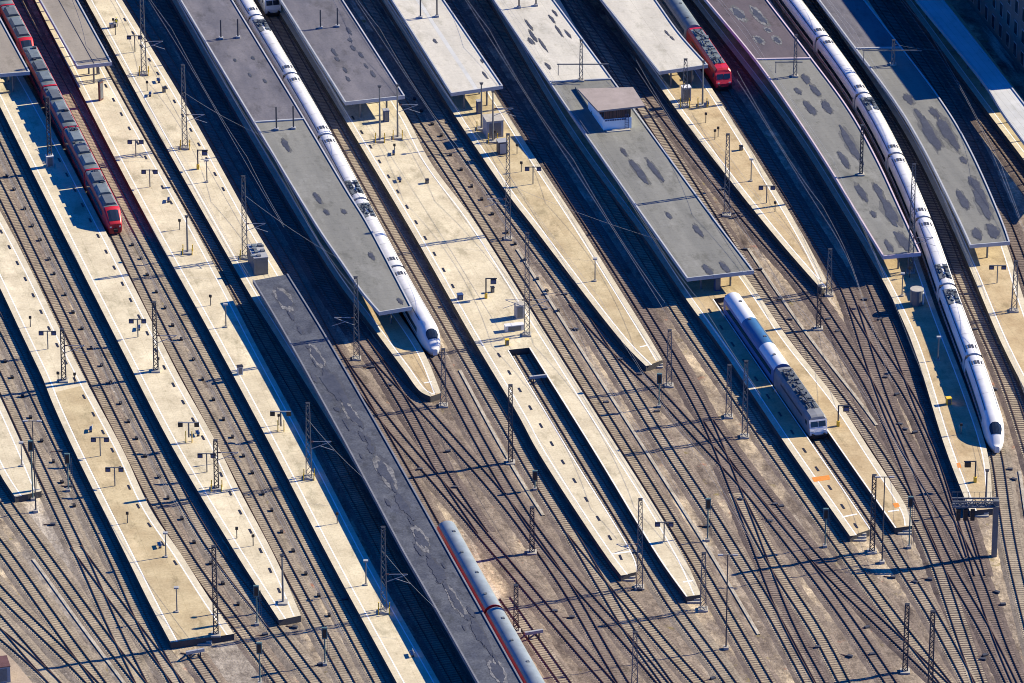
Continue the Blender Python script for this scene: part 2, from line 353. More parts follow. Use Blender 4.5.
# ------------------------------------------------------------------ tracks
# (points on the centre line, end flags, sleepers, ballast)
TRACKS = {
 'T1': ([(-20,285),(5,330),(18,354.6),(41,405.6),(63,450),(82,491),(116,560),(135,605),(146,630),(168.7,668.5),(185,700)], 'B','c','g'),
 'T2': ([(-12,356),(5,391),(32,450),(48,484),(65,521),(86,563),(102,600),(119.5,638.6),(142,683)], 'B','c','g'),
 'T2b': ([(76,546),(89,563),(109,592),(126.6,614),(140.6,633),(158,656),(176,679),(184,690)], '','c','g'),
 'T3': ([(-32,444),(0,493),(51,563),(97,626),(118,654),(141,683)], 'B','t','g'),
 'T4': ([(-20,520),(0,543.7),(14,563),(38.7,598),(61.5,630),(101,683)], 'B','t','g'),
 'T5': ([(-25,562),(0,591.6),(33,623),(67,655),(92,681),(118,710)], '','t','g'),
 'T6': ([(-25,593),(0,619),(23,647),(55.4,683),(78,708)], '','c','g'),
 'T7': ([(-25,613),(0,632),(26,654),(58,684),(80,708)], '','c','g'),
 'T8': ([(-32,128),(-20,150),(0,188),(20.6,230),(74,340),(128.7,450),(158,508.6),(180,543.7),(191,563),(230,614),(282,683)], 'B','t','b'),
 'T9': ([(-38,50),(5,141),(48,230),(103,340),(159,450),(185,501.5),(221,560),(264,614),(288,645),(317,683)], 'B','c','g'),
 'T10': ([(0,8),(53,110),(112,227),(163.5,333.5),(225.7,450),(283,560),(346,675.5)], 'TB','c','g'),
 'T11': ([(15,0),(75,110),(138,230),(192.6,330),(257.6,450),(315.6,560),(345,616),(381,683)], 'TB','t','g'),
 'T12': ([(75,0),(140.5,120),(204,230),(266,340),(331,450),(394.5,570),(458,683)], 'TB','t','b'),
 'T13': ([(131,0),(190,95),(267,230),(293,273),(334,349),(404,469),(465,579),(536,705)], 'TB','w','b'),
 'T14': ([(161,0),(229,120),(294,230),(329,292),(362,338),(403,400),(429.7,450),(443.7,475),(463,503),(483,532)], 'T','w','d'),
 'T15': ([(309,302),(335,351),(364.6,391.5),(401.5,440),(433,475),(467.5,515.6),(504.7,560),(543,605),(571,638.6),(610,683)], 'B','w','b'),
 'T17': ([(357,332),(380,363),(422,405.6),(461,450),(490,482),(520,519),(552.7,565),(574,596),(595,635),(624,683)], 'B','w','b'),
 'T18': ([(232,-6),(318,140),(402,298),(439,363),(479.7,440),(498,471.6),(516,501.5),(545,545),(561.5,563),(584,593),(618,628),(663.5,683)], 'TB','w','b'),
 'T19': ([(264,0),(345,143.4),(394,230),(457.5,340),(484,386),(514,437),(547,494.5),(563,517),(589.6,563),(609,594),(623,621),(639,644),(670,686)], 'TB','c','b'),
 'T23': ([(572,532),(589,552),(605.5,573.6),(624,596),(654,631.6),(680,663),(699.5,683)], 'B','t','b'),
 'T24': ([(521,354),(573,440),(647,560),(673.5,606),(705,645.6),(731.5,683)], 'B','c','g'),
 'T25': ([(340,5),(416.5,122),(481.5,220),(551,330),(627,450),(696,560),(715.7,594),(740.7,637),(767.6,683)], 'TB','t','b'),
 'T26': ([(366,0),(443,120.5),(466,154),(514,219),(565,287),(593,330),(626,381),(669,450),(709.6,510),(742.4,563),(769,605),(810.6,683)], 'TB','c','b'),
 'T27': ([(574,303),(593,327),(612.5,347.6),(632,365),(655.6,388),(680,415),(708,446),(728,466),(752.6,492.7),(775,522),(805,560),(847.5,617),(887,676)], 'B','w','b'),
 'T32': ([(447,0),(516,110),(546,157.5),(593,230),(662,340),(700,405),(716.6,440),(730,475),(748,520),(764,563),(777,597),(788,624.5),(820.6,683)], 'TB','w','d'),
 'T29': ([(737,492),(752,522),(771.6,560),(791,592),(814,623),(845,683)], 'B','t','b'),
 'T34': ([(709,420),(724,444),(745.6,471.6),(759.6,491),(777,512),(816.8,560),(847.5,591),(900,641),(943,683)], 'B','w','d'),
 'T35': ([(482,0),(557,118),(640,250),(677,309.6),(710,358),(733,390),(773,450),(798,484),(851,560),(903,629),(946,683)], 'TB','t','b'),
 'T36': ([(722,301),(815,435),(882,530),(899,560),(935,616),(970,683)], 'B','c','b'),
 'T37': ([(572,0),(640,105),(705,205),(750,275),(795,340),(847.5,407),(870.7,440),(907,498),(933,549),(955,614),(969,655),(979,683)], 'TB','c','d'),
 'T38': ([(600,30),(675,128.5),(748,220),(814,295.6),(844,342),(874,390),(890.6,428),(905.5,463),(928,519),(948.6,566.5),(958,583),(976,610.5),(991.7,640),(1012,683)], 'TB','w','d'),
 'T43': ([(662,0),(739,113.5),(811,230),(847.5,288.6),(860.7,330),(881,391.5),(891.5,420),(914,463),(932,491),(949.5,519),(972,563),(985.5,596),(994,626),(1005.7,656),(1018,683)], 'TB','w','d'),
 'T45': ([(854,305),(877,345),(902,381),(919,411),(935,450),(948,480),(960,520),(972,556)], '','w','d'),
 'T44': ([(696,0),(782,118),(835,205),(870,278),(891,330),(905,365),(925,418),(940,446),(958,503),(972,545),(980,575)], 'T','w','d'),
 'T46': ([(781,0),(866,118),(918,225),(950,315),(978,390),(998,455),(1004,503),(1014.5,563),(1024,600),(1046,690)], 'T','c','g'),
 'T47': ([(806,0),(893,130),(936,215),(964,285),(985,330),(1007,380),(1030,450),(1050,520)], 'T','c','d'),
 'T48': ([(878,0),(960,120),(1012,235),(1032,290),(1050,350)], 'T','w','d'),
 'T49': ([(898,0),(977,112),(1013,160),(1050,215)], 'T','w','d'),
 'T50': ([(505,597),(528,630),(566,683)], 'B','c','b'),
 'T52': ([(193,654),(213,683)], 'B','c','b'),
}
SL = {'c': M['sl_con'], 't': M['sl_tan'], 'w': M['sl_wood']}
BL = {'g': M['bal_g'], 'b': M['bal_b'], 'd': M['bal_d']}
LINE = {}
for k, (nm, (pts, fl, sl, bl)) in enumerate(TRACKS.items()):
    P = path(pts, ZR, fl, 1.0, 90)
    LINE[nm] = Rail(P)
    dz = k*.0012
    b = MB()
    # ballast bed with rough shoulders
    zb = .075+dz*.3; n_ = len(P)
    prof_ = [(-2.25,-.04),(-1.45,zb),(1.45,zb),(2.25,-.04)]; cols_ = []
    for x_, z_ in prof_:
        cols_.append([Vector((q.x+(random.uniform(-.1,.1) if z_ < 0 else 0), q.y, z_)) for q in offset(P, x_)])
    for ca_, cb_ in zip(cols_, cols_[1:]):
        b.quads(ca_+cb_, [(i, i+1, n_+i+1, n_+i) for i in range(n_-1)], 1)
    # sleepers
    rl = LINE[nm]; n = int(rl.L[-1]/.62); zt = 0.0+dz*.3; hh = .055
    for i in range(n):
        c, t, nn = rl.at(i*.62+.3)
        c = Vector((c.x, c.y, zt+hh)); b.frame_box(c+t*random.uniform(-.03,.03), nn*(1.25+random.uniform(-.04,.05)), t*.15, Vector((0,0,hh)), 0)
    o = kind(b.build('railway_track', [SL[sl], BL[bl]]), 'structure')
    for sd in (-1, 1):
        r = MB(); A = offset(P, sd*.7535-.045); B = offset(P, sd*.7535+.045)
        z1 = ZR+dz*.15; z0 = .05
        r.wall(A, z0, z1); r.wall(B, z0, z1); r.ribbon(A, B, z1)
        r.build('rail', M['rust'], o)

# ------------------------------------------------------------------ platforms
def edge(pts, fl='', sm=6): return path(pts, ZP, fl, 1.0, sm)
def platform(loc, label, polyedges, top, lines, group='station platforms'):
    """polyedges: list of edge polylines in order round the deck; lines: (edge index, inward sign, kerb?, line offset)"""
    ring = []
    for e in polyedges: ring += e
    root = thing('platform', G(loc[0], loc[1], 0), label, 'platform', group)
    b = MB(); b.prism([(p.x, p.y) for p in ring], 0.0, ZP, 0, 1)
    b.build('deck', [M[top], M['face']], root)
    for ei, sgn, kerb, off in lines:
        E = polyedges[ei]
        if kerb:
            k = MB(); k.ribbon(E, offset(E, sgn*(off-.12)), ZP+.004); k.build('edge_slab', M['kerb'], root)
        l = MB(); l.ribbon(offset(E, sgn*(off-.10)), offset(E, sgn*(off+.08)), ZP+.008); l.build('safety_line', M['line'], root)
    return root
rev = lambda e: e[::-1]
EDG = {}
def E_(nm, pts, fl='', sm=6): EDG[nm] = edge(pts, fl, sm); return EDG[nm]
# P0
L0 = E_('0L', [(-40,385),(0,474),(15,497)]); R0 = E_('0R', [(-34,330),(0,397),(24,450),(41.5,491)])
platform((15,470), 'short cream platform tip cut off by the left border of the photo', [L0, rev(R0)], 'cream', [(0,1,1,.95),(1,1,1,.95)])
L1 = E_('1L', [(-40,205),(0,287.7),(24.6,340),(44,381),(50,397),(73.8,450),(128.3,560),(150,604),(170.5,642.5)]); R1 = E_('1R', [(-34,150),(5,220),(33,274),(65,340),(86,381),(123,450),(151,510),(180,552.5),(210.4,600),(234,633.7)])
PL = {}
PL[1] = platform((100,500), 'broad tan platform with blunt end, left of the red train platform', [L1, rev(R1)], 'cream', [(0,1,1,.95),(1,1,1,1.0)])
# lower part of the first platform was resurfaced in tan asphalt
i1 = EDG['1L']; i2 = EDG['1R']; n_ = 90
def part_of(E, q0): k = min(range(len(E)), key=lambda i: (E[i]-q0).length); return E[k:]
a_ = resample(offset(part_of(i1, G(49,394,ZP)), 1.1), 1.4); b_ = resample(offset(part_of(i2, G(87,384,ZP)), -1.15), 1.4)
m_ = min(len(a_), len(b_)); a_ = [a_[int(i*(len(a_)-1)/60)] for i in range(61)]; b_ = [b_[int(i*(len(b_)-1)/60)] for i in range(61)]
s_ = MB(); s_.ribbon(a_, b_, ZP+.012); s_.build('resurfaced_area', M['tan'], PL[1])
L2 = E_('2L', [(-45,15),(1.8,110),(61.5,230),(117,340),(174,450),(240,560),(279,620)]); R2 = E_('2R', [(-30,-15),(42,110),(105,230),(151,320),(180,377.5),(215,440),(240,491),(275.5,558),(301,615.4)])
PL[2] = platform((150,400), 'cream platform with the red commuter train along its right edge', [L2, rev(R2)], 'cream', [(0,1,1,.95),(1,1,1,1.0)])
L3 = E_('3L', [(35,0),(90,110),(153,230),(208.7,330),(273,450),(330,560),(397,683)], 'TB'); R3 = E_('3R', [(68,0),(128,110),(190,220),(230.6,295.6),(253.5,340),(316,456),(371.6,563),(440,683)], 'TB')
PL[3] = platform((300,480), 'long cream platform running from the twin-panel roof down to the bottom border', [L3, rev(R3)], 'cream', [(0,1,1,.95),(1,1,1,.8)])
L4 = E_('4L', [(86,0),(151,120),(213,230),(252.6,299),(272,330),(346,450),(413,570),(476,683)], 'TB'); R4 = E_('4R', [(122,0),(189,110),(256,230),(282.5,273),(323,349),(393,469),(454,579),(519,694)], 'TB')
PL[4] = platform((200,150), 'cream platform of lattice masts that passes under the blue-grey stained roof', [L4, rev(R4)], 'cream', [(0,1,1,.95),(1,1,1,1.0)])
L5 = E_('5L', [(172,0),(240,120),(305,230),(340,285),(373,328),(402,367),(424,395),(430.5,396.5)], 'T', 3); R5 = E_('5R', [(214,0),(302,140),(380,285),(424,352),(441,393)], 'T')
PL[5] = platform((400,350), 'narrow platform tip in front of the white express train at centre left', [L5, rev(R5)], 'ochre', [(0,1,1,.95),(1,1,1,1.0)])
L6 = E_('6L', [(272,0),(348,125),(411,230),(473.6,340),(520,418),(537,450),(609,560),(621,575.5)], 'T'); A6 = E_('6A', [(507,350),(567,450),(633.6,560),(636,572)], '', 2)
B6 = E_('6B', [(529,347.6),(593,450),(660,560),(686,596.6)], '', 2); R6 = E_('6R', [(340,15),(405,113.5),(431,163),(473.6,220),(543,330),(614,442),(658,512),(688,565),(701,594.6)], 'T')
PL[6] = platform((480,300), 'pale wide platform forking into two long arms round a bay track', [L6, rev(A6), B6, rev(R6)], 'cream', [(0,1,1,.95),(3,1,1,1.0),(1,-1,0,.15),(2,1,0,.15)])
L7 = E_('7L', [(382,0),(453.4,113.5),(510,197),(528,220),(625,345),(646,366)], 'T'); R7 = E_('7R', [(436,0),(505,110),(535,157.5),(578,223),(651,340),(662.6,360)], 'T')
PL[7] = platform((560,240), 'tan wedge platform tapering to a tip, with a grey equipment cabin near the white roof', [L7, rev(R7)], 'tan', [(0,1,1,.95),(1,1,1,1.0)])
L8 = E_('8L', [(490,0),(567,130),(646,240),(686.7,300),(715.7,340),(789.5,450),(850,536)], 'T'); A8 = E_('8A', [(712,299),(805,435.5),(869.5,529.7)], '', 2)
B8 = E_('8B', [(734,295.6),(826.5,430),(895,528)], '', 2); R8 = E_('8R', [(560,0),(635,128),(680,190),(745.6,276),(789.5,340),(837,400),(870,450),(911,516),(912,525.8)], 'T', 4)
PL[8] = platform((850,480), 'sand coloured platform forked round the grey electric locomotive and its coach', [L8, rev(A8), B8, rev(R8)], 'ochre', [(0,1,1,.95),(3,1,1,1.0),(1,-1,0,.15),(2,1,0,.15)])
L9 = E_('9L', [(600,0),(678,112),(770,230),(817.7,285),(821,288.5)], 'T'); R9 = E_('9R', [(655,0),(728,113.5),(800,230),(827,281.5)], 'T')
PL[9] = platform((760,210), 'sharply pointed tan platform below the red locomotive', [L9, rev(R9)], 'ochre', [(0,1,1,.95),(1,1,1,.95)])
L10 = E_('10L', [(706,18),(790,128),(845,215),(882.7,280),(911,340),(946,450),(969.7,511)], 'T'); R10 = E_('10R', [(770,0),(852,118),(905,225),(938,315),(967,390),(988,455),(993,508.6)], 'T')
PL[10] = platform((940,420), 'sand coloured platform beside the white express train at far right', [L10, rev(R10)], 'ochre', [(0,1,1,.95),(1,1,1,.8)])
L11 = E_('11L', [(816,0),(903,130),(946,215),(970.6,270),(1000,340),(1024,388),(1050,440)], 'T'); R11 = E_('11R', [(868,0),(950,125),(1003,235),(1024,299),(1048,365)], 'T')
PL[11] = platform((1000,290), 'sand platform leaving the right border below the curved patched roof', [L11, rev(R11)], 'ochre', [(0,1,1,.95),(1,1,1,.95)])
L12 = E_('12L', [(905,0),(986.4,110.5),(1024,160),(1060,210)], 'T'); R12 = E_('12R', [(948,0),(1020,95),(1075,170)], 'T')
PL[12] = platform((1005,125), 'far platform strip at the right border beside the white sheet roof', [L12, rev(R12)], 'tan', [(0,1,1,.95)])

M['soffit'] = mat('dark_soffit', (.05,.055,.065), .9, .1, scale=.5, var=.2)  # roof undersides darkened to cut light bounced onto the decks
for k_, x_, y_ in ((6,628,577),(6,694,599),(8,859,537),(8,904,530.5),(7,656,364.5),(1,205,641),(10,981,513)):
    c_ = G(x_, y_, .0)
    for i_ in range(3):
        s_ = MB(); s_.box((c_.x+.02, c_.y-.25-.42*i_, (.75-.25*i_)/2), (2.0, .42, .75-.25*i_)); s_.build('end_step', M['concrete'], PL[k_])
# ------------------------------------------------------------------ platform roofs
def blob(b, px, py, z, ln, wd, ang, mi, seed):
    rnd = random.Random(seed); c = G(px, py, z); ln *= 1.35; wd *= .68 if ln < 9.4 or wd < 2.5 else .85; ca, sa = math.cos(ang), math.sin(ang); pts = []
    n = 28; ph = [rnd.uniform(0, 6.28) for _ in range(3)]
    for i in range(n):
        a = 2*math.pi*i/n; r = 1+.10*math.sin(2*a+ph[0])+.10*math.sin(3*a+ph[1])+.08*math.sin(5*a+ph[2])+.10*math.sin(9*a+ph[1]*2)+rnd.uniform(-.07,.07)
        u, v = math.cos(a)*ln/2*r, math.sin(a)*wd/2*r
        pts.append(Vector((c.x+u*ca-v*sa, c.y+u*sa+v*ca, z)))
    b.face(pts, mi)
def canopy(label, z, le, re, mats, fasc='fascia', split=None, thick=.62, flags='T', blobs=(), rim=.14, cols=True, center=None, col_at=None):
    """le/re: roof edges at height z; split: image-row fraction index where the covering changes"""
    A = path(le, z, flags, 1.0, 6); B = path(re, z, flags, 1.0, 6); n = 120
    A = resample(A, (sum((a-b).length for a, b in zip(A, A[1:])))/n); B = resample(B, (sum((a-b).length for a, b in zip(B, B[1:])))/n)
    n = min(len(A), len(B)); A = A[:n]; B = B[:n]
    mid = (A[n//2]+B[n//2])/2
    root = thing('platform_roof', (mid.x, mid.y, 0), label, 'platform roof', 'roofs over the platforms')
    b = MB(); ms = [M[mats[0]]]
    sp = n-1
    if split is not None:
        sp = min(range(n), key=lambda i: (A[i]-split).length)
        ms.append(M[mats[1]])
    else: ms.append(M[mats[0]])
    ms += [M['puddle'], M['dried'], M['soffit'], M['damp_b' if 'roof_blue' in mats or mats[0] in ('roof_slate','roof_mauve') and split is None else 'damp_g']]
    Ai, Bi = offset(A, .24), offset(B, -.24)
    b.ribbon(Ai[:sp+1], Bi[:sp+1], z-rim, 0)
    if split is not None: b.ribbon(Ai[sp:], Bi[sp:], z-rim, 1)
    T = tangents(A)
    for k, bl in enumerate(blobs):
        x, y, ln, wd, ring = bl
        q = G(x, y, z); i = min(range(n), key=lambda i: ((A[i]+B[i])/2-q).length); t = (T[i]+tangents(B)[i]).normalized()
        an = math.atan2(t.y, t.x)
        blob(b, x, y, z-rim+.002+.0005*k, ln*(.85 if ring else 1.08)+.25, wd*(1.05 if ring else 1.2)+.2, an, 5, k+90)
        if ring: ln *= .62; wd *= .80
        if ring: blob(b, x, y, z-rim+.022+.0006*k, ln*1.22+.5, wd*1.30+.3, an, 3, k+300); blob(b, x, y, z-rim+.036+.0006*k, ln, wd, an, 2, k)
        else: blob(b, x, y, z-rim+.036+.0006*k, ln, wd, an, 2, k+50)
    b.ribbon(A, B, z-thick+.1, 4)
    b.build('roof_deck', ms, root)
    f = MB()
    for ed, inn in ((A, Ai), (B, Bi)):
        f.wall(ed, z-thick, z, 0); f.ribbon(ed, inn, z, 0); f.wall(inn, z-rim, z, 0)
    for i in (0, n-1):
        a, c = A[i], B[i]; d = T[i]*.2*(1 if i == 0 else -1); d.z = 0
        if i: f.frame_box((a+c)/2+Vector((0,0,-thick/2+.002))+d*.4, (c-a)/2, T[i]*.1, Vector((0,0,thick/2)), 0)
    f.build('fascia', M[fasc], root)
    if split is not None:
        s = MB(); s.frame_box((Ai[sp]+Bi[sp])/2+Vector((0,0,-rim+.12)), (Bi[sp]-Ai[sp])/2, T[sp]*.18, Vector((0,0,.12)))
        s.build('roof_step', M[fasc], root)
    if cols:
        L = 0; i = n-3
        while i > 2:
            c = (A[i]+B[i])/2; wv = (B[i]-A[i]); wid = wv.length; wv.normalize()
            k = MB()
            for o_ in ((-.22, .22) if wid > 7 else (0,)):
                q = c+wv*wid*o_; k.tube((q.x, q.y, ZP), (q.x, q.y, z-thick+.08), .16, 8)
            k.bar(Vector((A[i].x, A[i].y, z-thick-.05))+wv*.6, Vector((B[i].x, B[i].y, z-thick-.05))-wv*.6, .22, .3)
            k.build('column_frame', M['steel'], root)
            i -= 9
    return root, A, B
M['gutter'] = mat('weathered_gutter', (.17,.18,.205), .6, .3, scale=.6, var=.25)
ROOF = {}
ROOF[1] = canopy('grey roof with a dark centre seam in the top left corner, left of the red train', 4.9, [(-62,-10),(-29,76)], [(-20,-20),(30,71.5)], ['roof_warm'], flags='T')
ROOF[2] = canopy('grey roof with a dark centre seam between the red train and the mast platform', 4.9, [(40,0),(77,66)], [(78,0),(112,62)], ['roof_warm'])
for q in (1, 2):
    rt, A, B = ROOF[q]; s = MB()
    a = [(x+y)/2 for x, y in zip(A, B)]; z = 4.9-.14
    s.ribbon(offset(a, -.09), offset(a, .09), z+.004); s.build('centre_seam', M['black'], rt)
ROOF[3] = canopy('long roof, slate with pale streaks above and grey-green below, beside the centre left express train', 4.6,
   [(180.5,0),(252.6,120),(319.4,230),(340,260),(362,292),(379,312)], [(233,0),(300,110),(350,194),(366.4,220),(412,306.5)], ['roof_slate','roof_grey'], split=G(254,122,4.6),
   blobs=[(286,145,3.6,1.3,0),(317.7,198,3,1.2,0),(326.4,212,1.6,1.0,0),(344,211.6,1.4,1.0,0),(371.6,256,2.2,1.0,0),(400,301,1.6,.9,0),(250,75,1.3,.6,0),(265,81,1.2,.7,0),(235,60,1,.6,0),(253,58,1,.8,0)])
ROOF[4] = canopy('slate roof with a curving trail of dark spots, right of the centre left express train', 4.6, [(280.7,0),(345,102)], [(343.5,0),(405,95.5)], ['roof_slate'],
   blobs=[(334,52,2.2,.8,0),(337,59,1.2,.8,0),(345,70,1.6,.6,0),(348,79,1.5,.6,0),(350,40,1.3,.8,0),(353,48,1.6,.8,0),(361,55,1.6,.8,0),(366,66,1.4,.5,0),(373,74,1.8,.8,0),(349,31,2,.8,0)])
ROOF[5] = canopy('blue-grey roof with a row of dark diamond stains, running to the bottom border', 4.15, [(252.6,279.8),(282.5,330),(343.5,440),(407.7,560),(412,567),(479,685)], [(288,273.5),(323,330),(350,376),(386.6,440),(454,560),(519,675.5)], ['roof_blue'], fasc='gutter', flags='B',
   blobs=[(284,299,8,3.0,1),(316.8,356,7,2.2,1),(334,386,9,2.6,0),(350.5,412.6,6.5,2.2,1),(385.7,473,9,2.4,1),(402.4,504,5,2.0,0),(421,539,7,2.4,1),(436.7,570,5,2.4,0),(456,602,8,2.0,1),(479,633,5,2.2,0),(498,672,7,2.6,1),(486.8,644,4.5,1.0,0),(359,422,3,1.1,0),(362,436,2.5,.9,0),(300,330,2,.9,0),(371,449,2,1.4,0),(394,489,1.6,.8,0),(411,521,2,.7,0),(429,556,1.5,.8,0),(446,586,2.2,.8,0),(467,617,1.5,.9,0),(325,371,1.6,.7,0)]+[(253+i*9.4+9*math.sin(i*2.3)+22,300+i*15.6,1.8+.9*math.sin(i*1.7),.7+.3*math.sin(i*2.9),0) for i in range(1,24)])
ROOF[6] = canopy('pale roof with a whitish ridge stripe ending beside the grey equipment cabin', 4.7, [(392,0),(451,93)], [(444.6,0),(503,85.5)], ['roof_white'],
   blobs=[(435,41,1.2,.7,0),(485,75,2.0,.5,0),(482,61,1,.5,0)])
rt, A, B = ROOF[6]; s = MB(); a = [x.lerp(y, .5) for x, y in zip(A, B)]; s.ribbon(offset(a, -.35), offset(a, .35), 4.7-.14+.004); s.build('ridge_stripe', M['roof_pure'], rt)
ROOF[7] = canopy('long roof, pale above and grey-green below, carrying the signal box', 4.3, [(494,0),(500,9),(575.6,120),(653,230),(687,278)], [(554.5,0),(619.5,88),(680,171.5),(715.7,220),(754,270.5)], ['roof_white','roof_grey'], split=G(553,82,4.3),
   blobs=[(624,152,2.4,1.0,0),(639,171.5,6.5,1.8,0),(654.7,170,6.5,1.3,0),(668.8,215.5,2,.9,0),(698,230.5,3.6,1.2,0),(708,270,3,1.5,0),(725,267.5,3,1.4,0),
          (529,25,3.2,.6,0),(533,36,3.6,.8,0),(543,45,3.6,.6,0),(552,19,2.4,.6,0),(559,31,3.6,.5,0),(568,34,2.4,.6,0),(548,66,2,.7,0),(531,41,2,1,0),(555,13,2,.5,0)])
ROOF[8] = canopy('pale roof of wavy white streaks immediately left of the red locomotive', 4.5, [(602,0),(659,71.5)], [(656.5,0),(680,33),(708,64.5)], ['roof_white'], blobs=[(667,33,1.6,.5,0),(672,38,1.2,.5,0)])
ROOF[9] = canopy('long roof, mauve above and grey below with dark ovals, left of the far right express train', 4.5, [(706,0),(755,59),(798,120),(830.6,170),(850,202),(883,256)], [(767.6,0),(809,54),(850,110),(878,160),(900,207),(921,252.5)], ['roof_mauve','roof_grey'], fasc='fascia_p', split=G(754,58,4.5),
   blobs=[(738.6,13.7,6,2.4,1),(759,16,7.5,2.4,1),(768,30,2,1.4,1),(759,40,3,2,1),(777,40,3,1.8,1),(798,91,2,1.3,0),(815.5,90.5,3.5,1.6,0),(810,108,4,1.9,0),(827,107,4,1.8,0),(851,145,9.5,2.0,0),(844,160,4.5,1.6,0),(806,79,3,1.6,0),(861.6,192.6,5,1.6,0),(879,192,5,1.5,0),(890,212,7.5,2.4,0),(873.5,214,1.8,1.1,0),(903,241,5,2.4,0),(889,246,3,1.4,0)])
ROOF[10] = canopy('curved grey patched roof with paired dark stains, beyond the far right express train', 4.5, [(819,0),(844,33.4),(907,120),(963.5,230),(970,244.8)], [(865,0),(954.7,120),(1002,219),(1010,241.5)], ['roof_slate','roof_grey'], split=G(857,49,4.5),
   blobs=[(908.7,99,3,2,0),(918.7,114,3,1.3,0),(934.5,112.5,3,1.8,0),(930,133,11,2.4,0),(947.7,133,10,2.4,0),(963.5,160,2,1.4,0),(974,183,3.5,2.2,0),(963,200,5,2.0,0),(982,201,10,2.4,0),(977,234,2.8,2.2,0),(993,231,3.6,2.8,0)])
ROOF[11] = canopy('roof in the shade of the building at top right, white sheet where the sun reaches it', 5.0, [(917,0),(986.4,86),(1001,110),(1030,150),(1060,190)], [(944,0),(1013,88),(1045,130),(1075,170)], ['roof_pure'])
# ------------------------------------------------------------------ rail vehicles
def rows(rail, s0, s1, prof, mod=None, step=1.1):
    n = max(2, int(abs(s1-s0)/step)); out = []
    ss = [s0+(s1-s0)*i/n for i in range(n+1)]
    if mod is not None:  # denser towards the nose (s1)
        L = s1-s0; ss = [s for s in ss if s1-s > 6.4] + [s1-6.4+6.4*(1-(1-i/22)**1.7) for i in range(23)]
        ss = [max(s0, s) for s in ss]
    for s in ss:
        md = mod(s1-s) if mod else (1, 1, .9)
        w, h, zb = md[:3]; lean = md[3] if len(md) > 3 else 0
        row = []; c, t, nn = rail.at(s)
        for x, z in prof:
            zz = z if z <= zb else zb+(z-zb)*h
            if lean: c, t, nn = rail.at(s-lean*max(0, zz-1.3))
            row.append(Vector((c.x, c.y, ZR+zz))+nn*(x*w))
        out.append(row)
    return out
def skin(rail, s0, s1, prof, name, m, parent, mod=None, closed=False, smooth_=True, step=1.1):
    rw = rows(rail, s0, s1, prof, mod, step); b = MB(); k = len(prof); fs = []
    for i in range(len(rw)-1):
        for j in range(k if closed else k-1):
            j2 = (j+1) % k; fs.append((i*k+j, i*k+j2, (i+1)*k+j2, (i+1)*k+j))
    b.quads([p for r in rw for p in r], fs)
    if closed: b.face(rw[0]); b.face(rw[-1][::-1])
    o = b.build(name, m, parent)
    if smooth_:
        try: 
            for p in o.data.polygons: p.use_smooth = len(p.vertices) == 4
        except Exception: pass
    return o
def rbox(rail, s, x, z, ln, wd, ht, b, mi=0):
    c, t, nn = rail.at(s); b.frame_box(Vector((c.x, c.y, ZR+z+ht/2))+nn*x, nn*wd/2, t*ln/2, Vector((0, 0, ht/2)), mi)
def rpt(rail, s, x, z):
    c, t, nn = rail.at(s); return Vector((c.x, c.y, ZR+z))+nn*x
def pieces(n, fn, name, m, parent):
    for i in range(n):
        b = MB(); fn(i, b); b.build(name, m, parent)
def mirror(h): return h + [(-x, z) for x, z in reversed(h) if abs(x) > 1e-6]
def bogies(rail, s0, s1, parent):
    for s in (s0+3.6, s1-3.6):
        b = MB(); rbox(rail, s, 0, .25, 3.2, 2.3, .45, b)
        for ds in (-1.2, 1.2):
            for x in (-.78, .78):
                p = rpt(rail, s+ds, x-.06, .46); q = rpt(rail, s+ds, x+.06, .46); b.tube(p, q, .46, 10)
        b.build('bogie', M['under'], parent)
    b = MB(); s = s0+6.2
    while s < s1-7: rbox(rail, s+1.1, 0, .32, 2.2, 2.5, .5, b); s += 2.7
    if b.f: b.build('underframe_box', M['under'], parent)
def pantograph(rail, s, z, parent, up=False):
    b = MB(); h = 1.5 if up else .35
    for x in (-.5, .5):
        b.bar(rpt(rail, s-.9, x, z+.1), rpt(rail, s+.9, x*.8, z+h*.55), .06); b.bar(rpt(rail, s+.9, x*.8, z+h*.55), rpt(rail, s-.6, x*.7, z+h), .05)
        b.bar(rpt(rail, s-1.1, x, z+.08), rpt(rail, s+1.0, x, z+.08), .08)
    for d in (-.25, .2): b.bar(rpt(rail, s-.6+d, -.85, z+h), rpt(rail, s-.6+d, .85, z+h), .07)
    for x in (-.6, .6): b.tube(rpt(rail, s-1.0, x, z), rpt(rail, s-1.0, x, z+.3), .1, 6)
    b.build('pantograph', M['steel_d'], parent)

